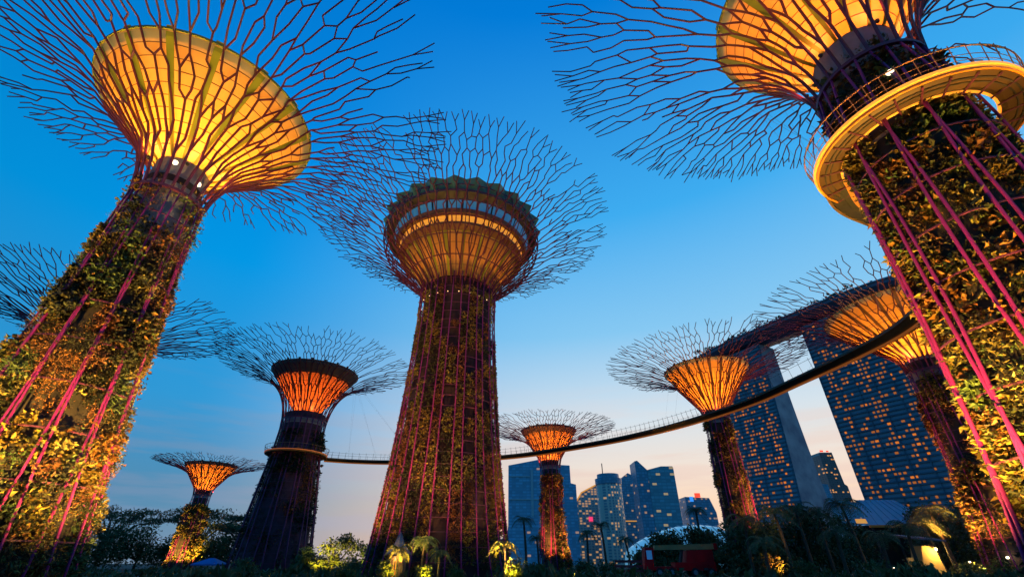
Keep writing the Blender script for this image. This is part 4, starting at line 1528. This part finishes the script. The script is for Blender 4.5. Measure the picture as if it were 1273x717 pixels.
def tent():
    root = empty('event_tent', 'small blue canopy tent low beside the smallest tower foot', 'tent', (-57.5, 100, 0))
    mat('blue_canvas', (.03, .15, .45), .7, noise=(.6, (.02, .11, .36)))
    m = MB()
    m.add([(-2.6, -2, 1.5), (2.6, -2, 1.5), (2.6, 2, 1.5), (-2.6, 2, 1.5), (-.5, 0, 2.5), (.5, 0, 2.5), (-2.6, -2, 1.3), (2.6, -2, 1.3), (2.6, 2, 1.3), (-2.6, 2, 1.3)],
          [(0, 1, 5, 4), (1, 2, 5), (2, 3, 4, 5), (3, 0, 4), (0, 6, 7, 1), (1, 7, 8, 2), (2, 8, 9, 3), (3, 9, 6, 0)])
    m.build('canopy', 'blue_canvas', root)
    for sx in (-1, 1):
        for sy in (-1, 1):
            p = MB(); p.tube([(2.5 * sx, 1.9 * sy, 0), (2.5 * sx, 1.9 * sy, 1.45)], .04, 6); p.build('pole', 'dark_steel', root)


tent()


def pavilion():
    root = empty('garden_pavilion', 'pavilion with a sloping blue metal roof in the right hand grove', 'pavilion', (64.2, 85, 0), rz=R(-4))
    mat('blue_roof', (.10, .20, .32), .4, noise=(.3, (.08, .16, .27)))
    m = MB()
    v = [(-5.6, -3, 6.9), (5.6, -3, 6.9), (4.4, 4, 11.4), (-2.2, 4, 11.4)]
    v += [(a, b, c - .25) for a, b, c in v]
    m.add(v, [(0, 1, 2, 3), (7, 6, 5, 4), (0, 4, 5, 1), (1, 5, 6, 2), (2, 6, 7, 3), (3, 7, 4, 0)])
    rf = m.build('roof', 'blue_roof', root)
    for k in range(9):
        t = k / 8
        a = Vector((-5.6 + 11.2 * t, -3, 6.93)); b = Vector((-2.2 + 6.6 * t, 4, 11.43))
        s = MB(); s.tube([a, b], .05, 4); s.build('roof_seam', 'blue_roof', rf)
    g = MB(); g.box(-5.7, 5.7, -3.2, -3.02, 6.6, 6.95); g.build('gutter', 'edge_orange', root)
    for x in (-5, -1.6, 1.6, 5):
        p = MB(); p.tube([(x, -2.6, 0), (x, -2.6, 6.7)], .14, 8); p.build('column', 'dark_steel', root)
    w = MB(); w.box(-4.8, 4.8, 2.4, 2.7, 0, 7.2); w.build('back_wall', 'core_dark', root)


pavilion()


def hut():
    root = empty('garden_hut', 'small hut with a golden lit front and a bright bulb in the right hand grove', 'hut', (49.6, 62, 0))
    mat('plaster_gold', (.62, .42, .16), .8, noise=(.9, (.52, .34, .12)))
    m = MB()
    m.add([(-1.5, 0, 0), (1.5, 0, 0), (1.15, 0, 3.4), (-.3, 0, 3.4), (-1.5, 1.8, 0), (1.5, 1.8, 0), (1.15, 1.8, 3.4), (-.3, 1.8, 3.4)],
          [(0, 1, 2, 3), (7, 6, 5, 4), (0, 4, 5, 1), (1, 5, 6, 2), (2, 6, 7, 3), (3, 7, 4, 0)])
    m.build('wall', 'plaster_gold', root)
    r = MB()
    r.add([(-2.6, -1.2, 4.3), (1.9, -1.2, 4.0), (1.6, 2.2, 4.5), (-2.2, 2.2, 4.8)] + [(-2.6, -1.2, 4.12), (1.9, -1.2, 3.82), (1.6, 2.2, 4.3), (-2.2, 2.2, 4.6)],
          [(0, 1, 2, 3), (7, 6, 5, 4), (0, 4, 5, 1), (1, 5, 6, 2), (2, 6, 7, 3), (3, 7, 4, 0)])
    r.build('roof', 'grey_roof', root)
    for x in (-2.3, 1.7):
        p = MB(); p.tube([(x, -1.0, 0), (x, -1.0, 4.0)], .07, 6); p.build('post', 'dark_steel', root)
    d = MB(); d.box(-2.35, -1.75, .2, .5, .3, 2.2); d.build('side_screen', 'plaster_gold', root)
    b = MB(); b.lathe([(.01, -.14), (.10, -.1), (.14, 0), (.10, .1), (.01, .14)], 10); b.build('bulb', 'lamp_white', root, True, (.9, -.45, 3.1))
    lamp('POINT', (.9, -.7, 2.9), 420, (1, .62, .14), root, size=.12)


hut()


def bollard(x, y, lab, h=.9):
    root = empty('path_light', lab, 'path light', (x, y, 0), 'low path lights at the right')
    m = MB(); m.lathe([(.09, 0), (.07, .05), (.05, h - .2), (.10, h - .16)], 10); m.build('post', 'dark_steel', root)
    g = MB(); g.lathe([(.01, h - .16), (.13, h - .12), (.15, h), (.10, h + .1), (.01, h + .13)], 10); g.build('globe', 'lamp_white', root)
    lamp('POINT', (0, -.2, h + .1), 25, (1, .7, .4), root, size=.1)


bollard(45.0, 62, 'round white path light left of the golden lit hut', 1.1)
bollard(54.2, 62, 'round white path light right of the golden lit hut', 1.7)
bollard(58.0, 61, 'pale path light at the far right, before the crimson ribbed tower', 2.2)


def crane_truck():
    root = empty('crane_truck', 'red crane truck parked on the path with its tan boom laid along the top', 'truck', (23.6, 74.8, 0), rz=R(-3))
    mat('truck_red', (.62, .012, .02), .6, spec=.1, noise=(.8, (.5, .010, .016)))
    mat('boom_tan', (.38, .26, .10), .5, noise=(.6, (.30, .2, .08)))
    mat('tyre', (.025, .025, .028), .9, noise=(2, (.018, .018, .02)))
    mat('rim_blue', (.16, .22, .28), .5, noise=(2, (.12, .17, .22)))
    m = MB(); m.box(-3.6, 5.0, -1.15, 1.15, .75, 1.25); m.box(-.6, 5.0, -1.2, 1.2, 1.252, 1.75); m.build('chassis', 'truck_red', root)
    m = MB()
    m.add([(1.0, -1.1, 1.76), (4.9, -1.1, 1.76), (4.9, -1.1, 3.3), (1.4, -1.1, 3.2), (1.0, 1.1, 1.76), (4.9, 1.1, 1.76), (4.9, 1.1, 3.3), (1.4, 1.1, 3.2)],
          [(0, 1, 2, 3), (7, 6, 5, 4), (0, 4, 5, 1), (1, 5, 6, 2), (2, 6, 7, 3), (3, 7, 4, 0)])
    m.build('engine_housing', 'truck_red', root)
    m = MB()
    m.add([(-4.9, -1.1, .9), (-3.62, -1.1, .9), (-3.3, -1.1, 3.5), (-4.5, -1.1, 3.6), (-4.9, 1.1, .9), (-3.62, 1.1, .9), (-3.3, 1.1, 3.5), (-4.5, 1.1, 3.6)],
          [(0, 1, 2, 3), (7, 6, 5, 4), (0, 4, 5, 1), (1, 5, 6, 2), (2, 6, 7, 3), (3, 7, 4, 0)])
    cb = m.build('cab', 'truck_red', root)
    m = MB(); m.box(-4.4, -3.65, -1.16, -1.11, 2.1, 3.2); m.build('cab_window', 'glass_sky_glow', cb)
    m = MB()
    m.add([(-3.0, -.45, 3.25), (5.4, -.45, 3.35), (5.4, -.45, 4.05), (-3.0, -.45, 3.85), (-3.0, .45, 3.25), (5.4, .45, 3.35), (5.4, .45, 4.05), (-3.0, .45, 3.85)],
          [(0, 1, 2, 3), (7, 6, 5, 4), (0, 4, 5, 1), (1, 5, 6, 2), (2, 6, 7, 3), (3, 7, 4, 0)])
    bm_ = m.build('boom', 'boom_tan', root)
    m = MB(); m.box(5.41, 5.9, -.5, .5, 3.3, 4.1); m.build('boom_head', 'truck_red', bm_)
    m = MB(); m.tube([(.4, 0, 1.7), (.9, 0, 3.3)], .22, 8); m.build('boom_ram', 'dark_steel', root)
    for x in (-2.9, -1.2, 2.0, 4.2):
        for s in (-1, 1):
            w = MB()
            w.tube([(x, s * .85, .55), (x, s * 1.3, .55)], .55, 18)
            wo = w.build('wheel', 'tyre', root, False)
            h = MB(); h.tube([(x, s * 1.301, .55), (x, s * 1.34, .55)], .3, 12); h.build('rim', 'rim_blue', wo)
    for x in (-.2, 3.2):
        f = MB(); f.box(x, x + .5, -1.5, -1.21, .8, 1.1); f.build('outrigger', 'dark_steel', root)


crane_truck()


def barrier():
    root = empty('site_barrier', 'low dark red site barrier standing left of the crane truck', 'barrier', (16.6, 74.6, 0))
    mat('barrier_red', (.22, .03, .04), .6, noise=(.9, (.15, .02, .03)))
    for z in (.5, 1.1, 1.7):
        m = MB(); m.box(-2, 2, -.04, .04, z, z + .32); m.build('board', 'barrier_red', root)
    for x in (-1.9, 0, 1.9):
        m = MB(); m.box(x - .06, x + .06, .05, .15, 0, 2.1); m.build('post', 'dark_steel', root)


barrier()
